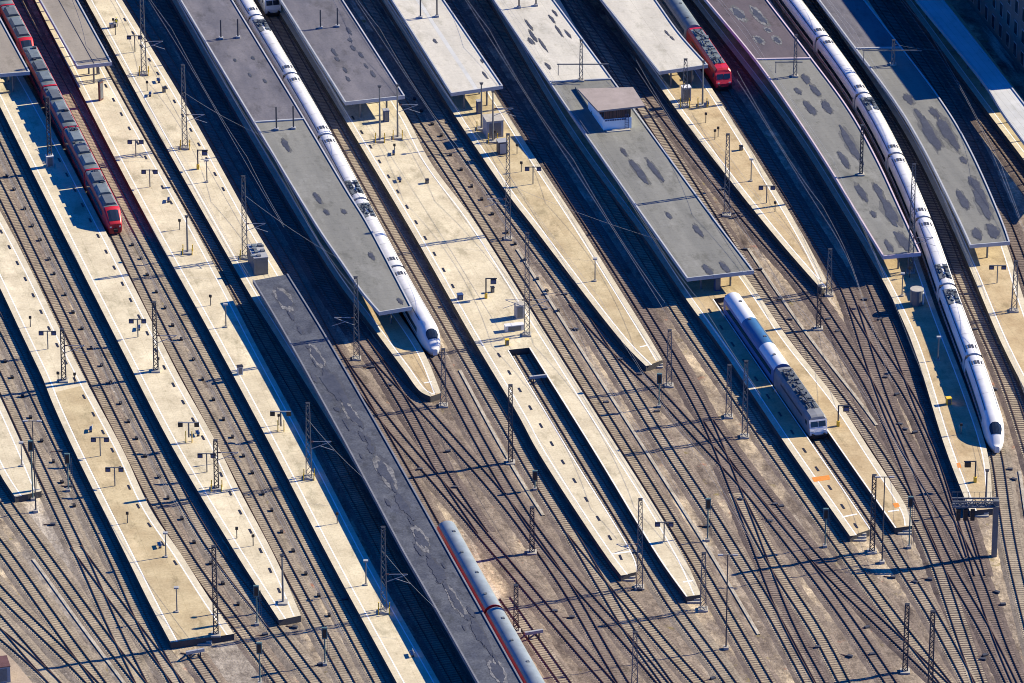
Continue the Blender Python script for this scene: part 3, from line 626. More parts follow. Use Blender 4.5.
EXP = mirror([(-1.30,.22),(-1.45,.75),(-1.48,1.6),(-1.47,2.2),(-1.40,2.85),(-1.22,3.30),(-.95,3.55),(-.55,3.76),(0,3.84)])
def express(name, label, rail, s_nose, L0, L, cars, sharp):
    root = thing(name, rail.at(s_nose-L0/2)[0].to_tuple(), label, 'train')
    def mod(d):
        u = min(1, max(0.0, d)/sharp)
        return (max(.25, (1-(1-u)**2.6)**.5) if u < 1 else 1, max(.16, (1-(1-u)**2.1)) if u < 1 else 1, .75)
    s1 = s_nose
    for k in range(cars):
        ln = L0 if k == 0 else L; s0 = s1-ln+.45
        md = mod if k == 0 else None
        car = skin(rail, s0, s1-(.25 if k else 0), EXP, 'coach', M['white'], root, md, True)
        e0, e1 = s0+1.2, s1-(sharp+1.2 if k == 0 else 1.2)
        for sd in (-1, 1):
            skin(rail, e0, e1, [(sd*1.503,1.50),(sd*1.50,1.9),(sd*1.492,2.30)], 'window_band', M['glass'], car, None, False, False)
            skin(rail, s0+.1, e1, [(sd*1.489,1.02),(sd*1.492,1.16)], 'red_stripe', M['red'], car, None, False, False)
        skin(rail, e0, e1, [(-1.10,3.485),(-.97,3.565)], 'roof_strip', M['grey_t'], car, None, False, False); skin(rail, e0, e1, [(.97,3.565),(1.04,3.525)], 'roof_strip', M['grey_t'], car, None, False, False)
        sj = s0+3.5
        while sj < e1-3: skin(rail, sj, sj+.07, [(-1.24,3.31),(-.96,3.565),(-.55,3.775),(0,3.855),(.55,3.775),(.96,3.565),(1.24,3.31)], 'roof_joint', M['cabinet'], car, None, False, False); sj += 4.6
        if k == 0:
            d0, d1 = sharp*.30, sharp*.60
            fp = [(-1.05,3.56),(-.55,3.82),(0,3.90),(.55,3.82),(1.05,3.56)]
            rw = []
            for i in range(9):
                d = d0+(d1-d0)*i/8; w_, h_, zb = mod(d); c, t, nn = rail.at(s1-d)
                pin = .72+.28*math.sin(math.pi*min(1, .18+i/8*.8))
                rw.append([Vector((c.x, c.y, ZR+zb+(z-zb)*h_+.03))+nn*(x*w_*pin) for x, z in fp])
            b = MB(); b.quads([p for r in rw for p in r], [(i*5+j, i*5+j+1, (i+1)*5+j+1, (i+1)*5+j) for i in range(8) for j in range(4)])
            b.build('windscreen', M['glass'], car)
            b = MB()
            for x in (-.62, .62):
                w_, h_, zb = mod(.55); p = rpt(rail, s1-.62, x*w_*1.45, 1.0); b.frame_box(p, Vector((.10,0,0)), Vector((0,.08,0)), Vector((0,0,.05)))
            b.build('headlight', M['silver'], car)
        # roof grilles and equipment wells
        vv = [(s, x) for s in ((s0+2.4,) if k == 0 else (s0+2.4, s1-2.6)) for x in (-.62, -.21, .21, .62)]
        pieces(len(vv), lambda i, b: rbox(rail, vv[i][0], vv[i][1], 3.62 if abs(vv[i][1]) > .5 else 3.74, 1.15, .34, .12, b), 'roof_vent', M['steel_d'], car)
        if k in (1, 2, 4):
            well = MB(); sw = s0+4.2 if k != 2 else s1-4.4
            rbox(rail, sw, 0, 3.60, 5.2, 1.9, .22, well); well.build('roof_well', M['grey_t'], car)
            rn = random.Random(k)
            pieces(12, lambda i, b: rbox(rail, sw+rn.uniform(-2.2, 2.2), rn.uniform(-.75, .75), 3.82, rn.uniform(.3, .7), rn.uniform(.25, .5), rn.uniform(.1, .3), b), 'equipment_box', M['silver'], car)
            pantograph(rail, sw, 3.86, car)
        g_ = MB(); rbox(rail, s0-.25, 0, .6, .7, 2.5, 2.9, g_)
        if k < cars-1: g_.build('gangway', M['under'], car)
        bogies(rail, s0, s1-(2.2 if k == 0 else 0), car)
        s1 = s0-.45
    return root
rl = LINE['T18']
express('express_train', 'white express train with a blunt nose beside the long grey roof, centre left', rl, rl.s_near(G(439,353,.9)), 25.2, 26.0, 7, 4.6)
rl = LINE['T46']
express('express_train', 'white express train with a long pointed nose standing in the open at far right', rl, rl.s_near(G(998.5,449,.9)), 25.7, 24.8, 9, 6.2)

# red commuter train -----------------------------------------------------------
CMT = mirror([(-1.25,.2),(-1.42,.6),(-1.43,2.0),(-1.40,2.9),(-1.30,3.35),(-1.05,3.52),(0,3.58)])
def commuter(label, rail, s_nose):
    root = thing('commuter_train', rail.at(s_nose-30)[0].to_tuple(), label, 'train'); s1 = s_nose
    def md(d):
        u = min(1, max(0, d)/2.6); return (.72+.28*u**.6, .34+.66*u**.75, .9)
    for unit in range(2):
        for k in range(4):
            ln = 17.6; s0 = s1-ln; first = k == 0
            car = skin(rail, s0+.2, s1-(0 if first else .2), CMT, 'coach', M['red'], root, md if first else None, True)
            e1 = s1-(3.4 if first else 1)
            for sd in (-1, 1): skin(rail, s0+1, e1, [(sd*1.452,1.75),(sd*1.448,2.05),(sd*1.428,2.65)], 'window_band', M['glass'], car, None, False, False)
            skin(rail, s0+.2, e1+.4, [(-1.20,3.46),(-1.0,3.56),(0,3.61),(1.0,3.56),(1.20,3.46)], 'roof_panel', M['silver'], car, None, False)
            if first:
                rw = []
                for i in range(6):
                    d = .35+1.75*i/5; w_, h_, zb = md(d); c, t, nn = rail.at(s1-d)
                    rw.append([Vector((c.x, c.y, ZR+zb+(z-zb)*h_+.05))+nn*(x*w_) for x, z in ((-1.1,3.42),(-.5,3.6),(.5,3.6),(1.1,3.42))])
                b = MB(); b.quads([p for r in rw for p in r], [(i*4+j, i*4+j+1, (i+1)*4+j+1, (i+1)*4+j) for i in range(5) for j in range(3)]); b.build('windscreen', M['glass'], car)
                b = MB(); rbox(rail, s1+.25, 0, .55, .5, .6, .5, b); b.build('coupler', M['under'], car)
                b = MB()
                for x in (-.75, .75): rbox(rail, s1-.05, x, 1.25, .3, .3, .18, b)
                b.build('headlight', M['white'], car)
            # air conditioning housings with chamfered sides
            for j, s in enumerate((s0+4.2, s0+9.2, s0+13.8) if not first else (s0+3.4, s0+8.2, s0+12.4)):
                u = MB(); h = [(-1.08,3.55),(-.72,3.98),(.72,3.98),(1.08,3.55)]
                A = [rpt(rail, s-1.7, x, z) for x, z in h]; B_ = [rpt(rail, s+1.7, x, z) for x, z in h]
                u.quads(A+B_, [(0,1,5,4),(1,2,6,5),(2,3,7,6),(0,3,2,1),(4,5,6,7)]); u.build('roof_unit', M['silver' if (j+k) % 2 else 'grey_t'], car)
            rn = random.Random(unit*9+k)
            pieces(10, lambda i, b: rbox(rail, s0+rn.uniform(.8, ln-3.5), rn.uniform(-.9, .9), 3.58, rn.uniform(.4, 1.1), rn.uniform(.25, .6), rn.uniform(.1, .35), b), 'equipment_box', M['steel_d'], car)
            if k == 1: pantograph(rail, s0+1.6, 3.75, car)
            bogies(rail, s0, s1-(1.5 if first else 0), car)
            s1 = s0
        s1 -= 1.0
    return root
rl = LINE['T10']
commuter('red commuter train with silver roof boxes, left edge of the photo', rl, rl.s_near(G(112.5,230,.9)))

# locomotives and coaches ------------------------------------------------------------
def loco_prof(w=1.48, zt=3.75): return mirror([(-w*.93,.55),(-w,.8),(-w,2.75),(-w*.93,3.25),(-w*.70,zt-.08),(0,zt)])
def locomotive(rail, s1, L, parent, body, nose_col, roofm, slope=.9, front=None, lean=.3):
    s0 = s1-L
    def md(d):
        u = min(1, max(0, d)/slope); return (.94+.06*u, .86+.14*u, 1.9, lean*(1-min(1, max(0, d)/1.6)))
    car = skin(rail, s0, s1, loco_prof(), 'locomotive', M[body], parent, md, True, False)
    skin(rail, s0+.8, s1-3.1, [(-1.02,3.735),(-.5,3.79),(.5,3.79),(1.02,3.735)], 'roof_panel', M[roofm], car, None, False)
    # cab face pieces
    def face(x0, x1, z0, z1, name, m, fwd=.03):
        def pt(x, z): return rpt(rail, s1+fwd-lean*max(0, z-1.3), x, z)
        b = MB(); b.face([pt(x0,z0), pt(x1,z0), pt(x1,z1), pt(x0,z1)]); return b.build(name, M[m], car)
    if front != 'plain':
        face(-1.36, 1.36, .85, 1.3, 'front_apron', nose_col, .03); face(-1.36, 1.36, 1.305, 3.1, 'cab_front', nose_col, .03)
    for x0, x1 in ((-1.15,-.05), (.05,1.15)): face(x0, x1, 2.05, 2.85, 'windscreen', 'glass', .07)
    b = MB()
    for x in (-.95, .95): rbox(rail, s1+.02, x, 1.35, .10, .34, .2, b)
    b.build('headlight', M['white'], car)
    b = MB()
    for x in (-.88, .88): b.tube(rpt(rail, s1, x, .95), rpt(rail, s1+.55, x, .95), .16, 8); b.tube(rpt(rail, s1+.5, x, .95), rpt(rail, s1+.58, x, .95), .26, 10)
    rbox(rail, s1-.2, 0, .3, .5, 2.6, .42, b); b.build('buffer_beam', M['under'], car)
    rn = random.Random(int(s1))
    pieces(22, lambda i, b: rbox(rail, s0+2.4+(L-6.5)*i/22+rn.uniform(-.2,.2), rn.uniform(-.75, .75), 3.74, rn.uniform(.4, 1.0), rn.uniform(.3, .7), rn.uniform(.12, .42), b), 'equipment_box', M['grey_t' if body == 'loco_grey' else roofm], car)
    u = MB()
    for i in range(6): 
        s = s0+3.4+(L-8)*i/5; u.tube(rpt(rail, s, -.3, 3.75), rpt(rail, s, -.3, 4.2), .1, 6)
    u.bar(rpt(rail, s0+3.4, -.3, 4.2), rpt(rail, s0+L-4.6, -.3, 4.2), .06); u.build('roof_busbar', M['steel_d'], car)
    pantograph(rail, s0+2.6, 3.85, car); pantograph(rail, s1-3.8, 3.85, car, False)
    for sd in (-1, 1): skin(rail, s0+3.2, s1-3.4, [(sd*1.495,2.35),(sd*1.495,2.75)], 'side_grille', M['steel_d'], car, None, False, False)
    for sd in (-1, 1): skin(rail, s1-1.9, s1-1.15, [(sd*1.495,2.05),(sd*1.495,2.75)], 'cab_window', M['glass'], car, None, False, False)
    bogies(rail, s0, s1, car); return car
CCH = mirror([(-1.30,.5),(-1.41,.85),(-1.41,2.75),(-1.33,3.10),(-1.10,3.50),(-.75,3.78),(-.35,3.93),(0,3.98)])
def coach(rail, s1, L, parent, body, roof, stripe=None, roof2=None):
    s0 = s1-L
    car = skin(rail, s0+.3, s1-.3, CCH, 'coach', M[body], parent, None, True)
    RT = [(-1.35,3.10),(-1.12,3.52),(-.76,3.80),(-.35,3.95),(0,4.0),(.35,3.95),(.76,3.80),(1.12,3.52),(1.35,3.10)]
    if roof2:
        a, b_ = s0+L*.36, s0+L*.70
        skin(rail, s0+.35, a, RT, 'roof_cover', M[roof], car); skin(rail, a, b_, RT, 'blue_roof_cover', M[roof2], car); skin(rail, b_, s1-.35, RT, 'roof_cover', M[roof], car)  # middle stretch of the roof takes the second colour
        skin(rail, a+.02, b_-.02, [(.80,3.81),(1.13,3.54),(1.37,3.12)], 'roof_flank', M['grey_t'], car)
    else: skin(rail, s0+.35, s1-.35, RT, 'roof_cover', M[roof], car)
    for sd in (-1, 1): skin(rail, s0+1.4, s1-1.4, [(sd*1.425,1.75),(sd*1.425,2.6)], 'window_band', M['glass'], car, None, False, False)
    if stripe:
        skin(rail, s0+.4, s1-.4, [(-1.43,2.62),(-1.43,2.80),(-1.36,3.10),(-1.21,3.42)], 'cantrail_stripe', M[stripe], car, None, False, False)
    pieces(4, lambda i, b: rbox(rail, s0+L*(.14+.24*i), .25*(-1)**i, 3.94, .45, .4, .12, b), 'roof_vent', M['grey_t'], car)
    b = MB(); rbox(rail, s0, 0, .7, .7, 2.0, 2.6, b); b.build('gangway', M['under'], car)
    bogies(rail, s0, s1, car); return car
def mkmat_more():
    M['loco_grey'] = mat('weathered_grey_loco_paint', (.20,.21,.225), .6, .35, scale=.6, var=.25)
    M['loco_front'] = mat('pale_grey_cab_front', (.72,.70,.68), .5, .4, scale=.8, var=.1)  # cab face coloured well paler than the body for the sun on it
    M['blue_roof'] = mat('blue_roof_section', (.035,.12,.26), .5, .4, scale=.6, var=.15)
    M['coach_white'] = mat('coach_white_roof', (.58,.61,.64), .4, .5, scale=.6, var=.06)
    M['coach_blue'] = mat('coach_blue_side', (.10,.17,.34), .5, .4, scale=.6, var=.15)
    M['bright_red'] = mat('bright_red_band', (.72,.03,.05), .45, .5, scale=.8, var=.1)
    M['brick'] = mat('facade_plaster', (.15,.14,.13), .85, .2, scale=.5, var=.2)
    M['slab'] = mat('pinkish_slab_roof', (.29,.25,.235), .85, .2, scale=.5, var=.15, fine=.06, stain=.15)
    M['cabwall'] = mat('pale_blue_cladding', (.72,.80,.84), .6, .3, scale=.6, var=.1)
    M['brown'] = mat('brown_blind', (.12,.06,.055), .6, .3, scale=1.0, var=.3)
mkmat_more()
rl = LINE['T43']; s = rl.s_near(G(722,88,.9)); c = rl.at(s-20)[0]
t = thing('locomotive_train', c.to_tuple(), 'red electric locomotive hauling a grey-roofed coach out of the roofs', 'train')
locomotive(rl, s, 19.0, t, 'red', 'bright_red', 'silver', .55, None, .42); coach(rl, s-19.4, 26.4, t, 'cabinet', 'silver'); coach(rl, s-45.8, 26.4, t, 'cabinet', 'silver')
rl = LINE['T36']; s = rl.s_near(G(816,436,.9)); c = rl.at(s-20)[0]
t = thing('locomotive_train', c.to_tuple(), 'weathered grey electric locomotive with a blue and white roofed coach in the bay', 'train')
locomotive(rl, s, 17.2, t, 'loco_grey', 'loco_front', 'grey_t', .45); coach(rl, s-17.5, 26.4, t, 'coach_blue', 'coach_white', None, 'blue_roof')
rl = LINE['T13']; s = rl.s_near(G(446,546,0)); c = rl.at(s+20)[0]
t = thing('coach_train', c.to_tuple(), 'silver roofed coaches with a bright red band along the stained blue-grey roof', 'train')
for k in range(3): coach(rl, s+26.4*(k+1), 26.4, t, 'red', 'coach_roof', 'bright_red')
rl = LINE['T19']; s = rl.s_near(G(273,14,.9)); c = rl.at(s-6)[0]
t = thing('locomotive_train', c.to_tuple(), 'pale blue locomotive front just below the top border, in shade', 'train')
locomotive(rl, s, 19.0, t, 'coach_white', 'coach_white', 'silver', .5)

# ------------------------------------------------------------------ signal box on the roof
def box_at(pts, z): return [G(x, y, z) for x, y in pts]
zb = 4.3-.14
fl, fr = G(603.5,130.5,zb), G(631.5,128,zb); ax = (fr-fl); wid = ax.length; ax.normalize(); rlT = None
bk = (G(575.6,120,4.3)-G(610,170,4.3)).normalized()     # along the roof, away from the viewer
ln = 15.0
t = thing('signal_box', ((fl+fr)/2+bk*ln/2).to_tuple(), 'pale signal box with flat pinkish slab roof standing on the long grey-green roof', 'signal box')
h = top_of(fl, 111.0)-zb
def quadbox(b, o, u, lu, v, lv, z0, z1, mi=0):
    b.prism([(p.x, p.y) for p in (o, o+u*lu, o+u*lu+v*lv, o+v*lv)], z0, z1, mi)
b = MB(); quadbox(b, fl, ax, wid, bk, ln*.62, zb-.04, zb+h*.56); b.build('wall', M['cabwall'], t)
b = MB(); quadbox(b, fl+ax*.12+bk*.12, ax, wid-.24, bk, ln*.62-.24, zb+h*.56, zb+h); wn = b.build('window_band', M['glass'], t)
b = MB()
for i in range(7): p = fl+ax*(.15+(wid-.35)*i/6)+bk*.06; b.box((p.x, p.y, zb+h*.78), (.14,.14,h*.44))
for i in range(1, 8): p = fl+ax*.06+bk*(ln*.62*i/8); b.box((p.x, p.y, zb+h*.78), (.14,.14,h*.44))
b.build('window_post', M['brown'], wn)
b = MB()
for i in range(5): p = fl+ax*(.15+(wid-.35)*(i+.5)/6)+bk*.10; b.frame_box(Vector((p.x, p.y, zb+h*.76)), ax*.16, bk*.02, Vector((0,0,h*.2)))
b.build('blind', M['brown'], wn)
b = MB(); z = zb+h; cs = box_at([(577.6,88.6),(633,87),(645,105.5),(598,110.8)], z+.3)
b.prism([(p.x, p.y) for p in cs], z, z+.3); b.build('slab_roof', M['slab'], t)
b = MB(); p = fl+ax*(wid-.9)-bk*.35
for d in (-.3, .3): b.bar(p+ax*d+Vector((0,0,.05)), p+ax*d+Vector((0,0,h*.75)), .08)
for i in range(9): b.bar(p-ax*.3+Vector((0,0,.3+i*.3)), p+ax*.3+Vector((0,0,.3+i*.3)), .05)
b.build('ladder', M['navy'], t)
b = MB(); 
for i in range(9): p = fl+ax*(.4+(wid-1.5)*i/8)-bk*.06; b.frame_box(Vector((p.x, p.y, zb+h*.50)), ax*.16, bk*.03, Vector((0,0,.12)))
b.build('vent_slot', M['navy'], t)
b = MB(); quadbox(b, fl-bk*1.0+ax*.3, ax, wid*.85, bk, .7, zb, zb+.16); b.build('roof_ledge', M['concrete'], t)
b = MB(); o = G(574.5,89.5,zb); b.prism([(q.x, q.y) for q in box_at([(575,89),(601,86.5),(604,91),(598,112),(592,114)], zb)], zb-.04, zb+.45); b.build('plinth', M['roof_grey'], t)

# ------------------------------------------------------------------ building at the top right corner
bh = 18.0; sh = Vector((1.62, .56, 0))*(bh-4.5)     # the roof edge throws its shadow on the curved platform roof
a = G(921,98,4.5)+sh; c = G(849,0,4.5)+sh; a.z = c.z = 0; d = (c-a).normalized(); e = Vector((-d.y, d.x, 0)); e = e if e.x > 0 else -e
t = thing('office_building', (a+d*40+e*12).to_tuple(), 'dark facade with tall windows cut off by the top right corner', 'building')
b = MB(); b.prism([(p.x, p.y) for p in (a, a+e*26, a+e*26+d*110, a+d*110)], 0, bh); b.build('wall', M['brick'], t)
b = MB(); b.prism([(p.x, p.y) for p in (a-e*.4-d*.4, a+e*26.4-d*.4, a+e*26.4+d*110.4, a-e*.4+d*110.4)], bh, bh+.35); b.build('roof', M['roof_slate'], t)
for fl_ in range(4):
    for i in range(26):
        p = a+d*(2.2+i*4.1)-e*.03; z = 2.3+fl_*3.9
        w1 = MB(); w1.frame_box(p+Vector((0,0,z)), d*.85, e*.06, Vector((0,0,1.25))); wo = w1.build('window', M['cabinet'], t)
        w2 = MB(); w2.frame_box(p-e*.05+Vector((0,0,z)), d*.72, e*.04, Vector((0,0,1.12))); w2.build('pane', M['glass'], wo)
# ------------------------------------------------------------------ catenary masts
def lattice(b, c, z0, z1, w0, w1, t=.11, bay=1.1, two=False):
    def cor(z, i):
        f = (z-z0)/(z1-z0); w = w0+(w1-w0)*f; sx, sy = ((-1,-1),(1,-1),(1,1),(-1,1))[i]
        return Vector((c.x+sx*w/2, c.y+sy*w/2*(.55 if two else 1), z))
    for i in range(4): b.bar(cor(z0, i), cor(z1, i), t)
    n = max(2, int((z1-z0)/bay))
    for k in range(n):
        za, zc = z0+(z1-z0)*k/n, z0+(z1-z0)*(k+1)/n
        for i in range(4):
            j = (i+1) % 4; a, d = (i, j) if k % 2 else (j, i)
            b.bar(cor(za, a), cor(zc, d), t*.6)
def wrap(b, name, m, root): return b.build(name, m, root)
def mast(bx, by, ty, label, zb=ZP, style='L', arms='', guard=False, zread=None, w=.85, foot=True, beam=None):
    zr = zb if zread is None else zread
    q = G(bx, by, zr); q.z = zb
    z1 = top_of(Vector((q.x, q.y, zr)), ty)
    root = thing('catenary_mast', q.to_tuple(), label, 'mast', 'masts of the overhead line')
    b = MB()
    if style == 'L': lattice(b, q, zb, z1, w, w*.55)
    elif style == 'T': lattice(b, q, zb, z1, w*.75, w*.6, .14, .8, True)
    else: b.tube((q.x,q.y,zb), (q.x,q.y,z1), .17, 10, .11)
    b.build('shaft', M['steel_d' if style == 'T' else 'steel'], root)
    b = MB(); b.box((q.x,q.y,z1+.1), (.5,.5,.2)); b.bar((q.x-.35,q.y,z1+.2),(q.x+.35,q.y,z1+.2),.1); b.build('cap', M['steel_d'], root)
    if foot:
        b = MB(); b.box((q.x,q.y,zb+.13), (w+.5,w+.5,.26)); b.build('footing', M['concrete'], root)
    for sgn in [{'R': 1, 'L': -1}[a] for a in arms]:
        b = MB(); z5 = zb-(ZP if zb > .5 else 0)+5.7
        if z1 < z5+1.6: z5 = z1-1.7
        b.tube((q.x+sgn*.2,q.y,z5+1.25),(q.x+sgn*3.3,q.y-.4,z5+1.5),.05,6); b.tube((q.x+sgn*.2,q.y,z5),(q.x+sgn*3.3,q.y-.4,z5+1.45),.05,6)
        b.tube((q.x+sgn*1.6,q.y-.2,z5+.7),(q.x+sgn*3.7,q.y-.45,z5+.05),.04,6); b.build('cantilever', M['cabinet'], root)
        b = MB(); b.tube((q.x+sgn*.25,q.y,z5+1.25),(q.x+sgn*.75,q.y-.06,z5+1.29),.11,8); b.build('insulator', M['brown'], root)
    if beam:
        x0, x1, z = beam; b = MB(); b.bar((q.x+x0,q.y,zb+z),(q.x+x1,q.y,zb+z),.16); b.build('cross_beam', M['steel'], root)
        b = MB(); e_ = x0 if abs(x0) > abs(x1) else x1; b.bar((q.x+x0*.95,q.y,zb+z-.05),(q.x+x0*.95,q.y,zb+z-2.0),.12); b.build('drop_post', M['steel'], root)
    if guard:
        for dx, dy in ((-.75,-.75),(.75,-.75),(-.75,.75),(.75,.75)):
            b = MB(); b.box((q.x+dx,q.y+dy,zb+.55), (.14,.14,1.1)); b.build('guard_post', M['yellow'], root)
    return root
Z0 = .0
mast(144,74,-16,'lattice mast near the top border on the bare mast platform',ZP,'L','R',True)
mast(185,148,66,'lattice mast with wire bracket reaching over the dark tracks, second down the bare mast platform',ZP,'L','R',True)
mast(245,258,177,'lattice mast beside the small grey stair house',ZP,'L','R',True)
mast(64,381,330,'short lattice mast where the left blunt-ended platform narrows',ZP,'T','R')
mast(156,371,303,'lattice mast halfway down the red commuter train platform',ZP,'T','R')
mast(216.6,489,441,'lattice mast on the lower part of the red commuter train platform',ZP,'T','R',True)
mast(50,166,98,'slim lattice mast in the shadow of the red commuter train',ZP,'T','')
mast(187.6,253,217,'plain dark pole with yellow base posts between two cream platforms edges',ZP,'P','',True)
mast(356.7,359,278,'dark lattice mast on the track bed left of the narrow express train platform tip',Z0,'L','L')
mast(309,478,404,'lattice mast with yellow base posts beside the blue shadow strip, above the other one',ZP,'L','R',True)
mast(384,612,528,'lattice mast with yellow base posts near the bottom border beside the blue shadow strip',ZP,'L','R',True)
mast(380,141,87,'left one of two solid masts in front of the dotted slate roof',ZP,'P','',True)
mast(397.7,138,86,'right one of two solid masts in front of the dotted slate roof',ZP,'P','R',True)
for i, (bx, by, ty, lb, z) in enumerate([(221,38,20,'left pole of the upper pair piercing the streaked slate roof',4.6),(238,37,19,'right pole of the upper pair piercing the streaked slate roof',4.6),
     (276.5,129,107,'left pole of the pair piercing the grey-green roof just below its step',4.6),(293.5,128,106,'right pole of the pair piercing the grey-green roof just below its step',4.6),
     (320.6,27.5,10,'left pole piercing the dotted slate roof',4.6),(337.6,26,8,'right pole piercing the dotted slate roof',4.6),
     (420.5,17,-8,'left pole piercing the pale ridge-striped roof',4.7),(437,16,-9,'right pole piercing the pale ridge-striped roof',4.7),
     (519,7,-12,'left pole at the top border on the pale end of the signal box roof',4.3),(536,5,-14,'right pole at the top border on the pale end of the signal box roof',4.3)]):
    q = G(bx, by, z); z1 = top_of(q, ty)
    root = thing('roof_pole', (q.x, q.y, ZP), lb, 'pole', 'poles through the platform roofs')
    b = MB(); b.tube((q.x,q.y,ZP),(q.x,q.y,z1),.13,8); b.build('shaft', M['steel_d'], root)
    b = MB(); b.box((q.x,q.y,z+.02),(.7,.7,.3)); b.build('collar', M['cabinet'], root)
mast(493,141.6,92,'right solid mast at the end of the ridge-striped pale roof',ZP,'P','R',True)
mast(481.5,129,84,'left solid mast at the end of the ridge-striped pale roof',ZP,'P','',True)
mast(508,239,135,'tall lattice mast on the track bed left of the tan wedge platform',Z0,'L','L')
mast(527,335,234,'tallest lattice mast, standing where the pale wide platform forks',ZP,'L','RL')
mast(510.5,463,386,'solid lattice mast on the track bed left of the long left arm',Z0,'T','')
mast(639.5,588,500,'lattice mast at the tip of the left arm of the pale wide platform',Z0,'L','L')
mast(703,610,554,'lattice mast at the tip of the right arm of the pale wide platform',Z0,'L','')
mast(669,386,331,'lattice mast just beyond the tip of the tan wedge platform',Z0,'L','')
mast(443.5,406,350,'lattice mast in front of the blunt white express train nose',Z0,'L','')
mast(726.5,215.6,135,'lattice mast on the brown strip between grey-green roof and pointed platform',Z0,'L','')
mast(581,80,41,'lattice mast with long cross beam on the pale end of the signal box roof',4.16,'L','',False,4.3,.6,True,(-4,4.6,3.0))
mast(685,106,60,'left mast with yellow base posts in front of the wavy pale roof',ZP,'L','',True)
mast(702.5,105.5,62,'slim right mast with yellow base posts in front of the wavy pale roof',ZP,'P','',True)
mast(795,75.6,36,'mast standing on the grey roof just below its mauve part',4.36,'L','',False,4.5,.6,True,(-3.4,1.2,2.6))
mast(861,174,126,'mast at the right edge of the grey oval-stained roof touching the express train',4.36,'T','',False,4.5,.6)
mast(910.5,272,165,'tall slender mast at the lower end of the oval-stained roof',ZP,'L','R')
mast(893,64,41,'short T-shaped mast on the curved patched roof',4.36,'L','',False,4.5,.6,True,(-5.2,4.8,2.6))
mast(1014,311,262,'ladder-like mast on the platform at the right border',ZP,'L','')
mast(872,552,476,'lattice mast in the gap between the two sand coloured arm tips',Z0,'T','')
mast(985.5,510,471,'slim mast behind the signal gantry',Z0,'P','')
mast(905,672,605,'left one of two masts among the bare tracks at bottom right',Z0,'T','')
mast(930,692,612,'right one of two masts among the bare tracks at bottom right',Z0,'T','')
mast(634.5,690,633,'lattice mast crossing the bottom border at lower centre',Z0,'L','')
mast(516,632,586,'solid mast beside the buffer stop and silver coaches',Z0,'T','')
mast(216,635,547,'lattice mast at the blunt end of the broad tan platform',ZP,'T','')
mast(283,603,556,'thin pole at the tip of the red commuter train platform',ZP,'P','')
mast(728.5,417,366,'left one of two masts on the gravel beside the grey locomotive platform',Z0,'L','')
mast(744.7,437,362,'right taller one of two masts on the gravel beside the grey locomotive platform',Z0,'L','')
mast(829,295,250,'lattice mast at the point of the sharply pointed platform',Z0,'L','')
mast(818.5,329,287,'dark mast just below the sharply pointed platform',Z0,'T','')
mast(532,553,508,'ladder-like mast among the tracks left of the pale left arm tip',Z0,'T','')

# signal gantry at the lower right
bq = G(994,556,0); zt = top_of(bq, 500)
t = thing('signal_gantry', bq.to_tuple(), 'half portal signal gantry with one thick column over the fan of tracks', 'gantry')
b = MB(); b.box((bq.x,bq.y,zt/2),(.75,.7,zt)); b.build('column', M['steel'], t)
b = MB(); xl = G(950,556,0).x
for dy in (-.5,.5):
    for dz in (0,.9): b.bar((xl,bq.y+dy,zt-.9+dz),(bq.x+.4,bq.y+dy,zt-.9+dz),.2)
n = 10
for i in range(n):
    xa, xb = xl+(bq.x-xl)*i/n, xl+(bq.x-xl)*(i+1)/n
    for dy in (-.5,.5): b.bar((xa,bq.y+dy,zt-.9+(i%2)*.9),(xb,bq.y+dy,zt-.9+((i+1)%2)*.9),.1)
b.build('beam', M['steel'], t)
b = MB(); b.box(((xl+bq.x)/2,bq.y,zt-.95),(bq.x-xl,1.0,.06)); b.build('walkway', M['steel'], t)
for i in range(3):
    b = MB(); x = xl+.9+i*1.0; b.box((x,bq.y-.7,zt-2.0),(.6,.35,1.7)); s_ = b.build('signal_head', M['black'], t)
    b = MB(); b.tube((x,bq.y-.88,zt-1.6),(x,bq.y-.95,zt-1.6),.14,8); b.build('lens', M['glass'], s_)
b = MB()
for i in range(9): b.bar((xl+(bq.x-xl)*i/8,bq.y+.5,zt),(xl+(bq.x-xl)*i/8,bq.y+.5,zt+1.0),.05)
b.bar((xl,bq.y+.5,zt+1.0),(bq.x,bq.y+.5,zt+1.0),.05); b.build('railing', M['steel'], t)

# ------------------------------------------------------------------ platform furniture (one of each kind, then copies)
def proto_sign():
    r = thing('platform_sign', (0,0,0), 'x', 'sign', 'signs on the platforms')
    b = MB(); b.v = []; b.tube((0,0,0),(0,0,3.1),.09,8); b.build('post', M['steel'], r)
    b = MB(); b.bar((-1.3,0,3),(1.3,0,3),.12); b.build('crossbar', M['steel'], r)
    for x in (-.95,.95):
        b = MB(); b.box((x,0,2.65),(.75,.28,.6)); p = b.build('board', M['black'], r)
        b = MB(); b.box((x,-.16,2.65),(.6,.03,.45)); b.build('face', M['navy'], p)
    return r
def proto_lamp():
    r = thing('platform_lamp', (0,0,0), 'x', 'lamp', 'lamps on the platforms')
    b = MB(); b.tube((0,0,0),(0,0,3.8),.10,8,.07); b.build('post', M['steel'], r)
    b = MB(); b.box((0,0,0.1),(.5,.5,.2)); b.build('foot', M['concrete'], r)
    b = MB(); b.box((0,-.1,3.9),(.65,.5,.22)); b.build('lamp_head', M['cabinet'], r)
    return r
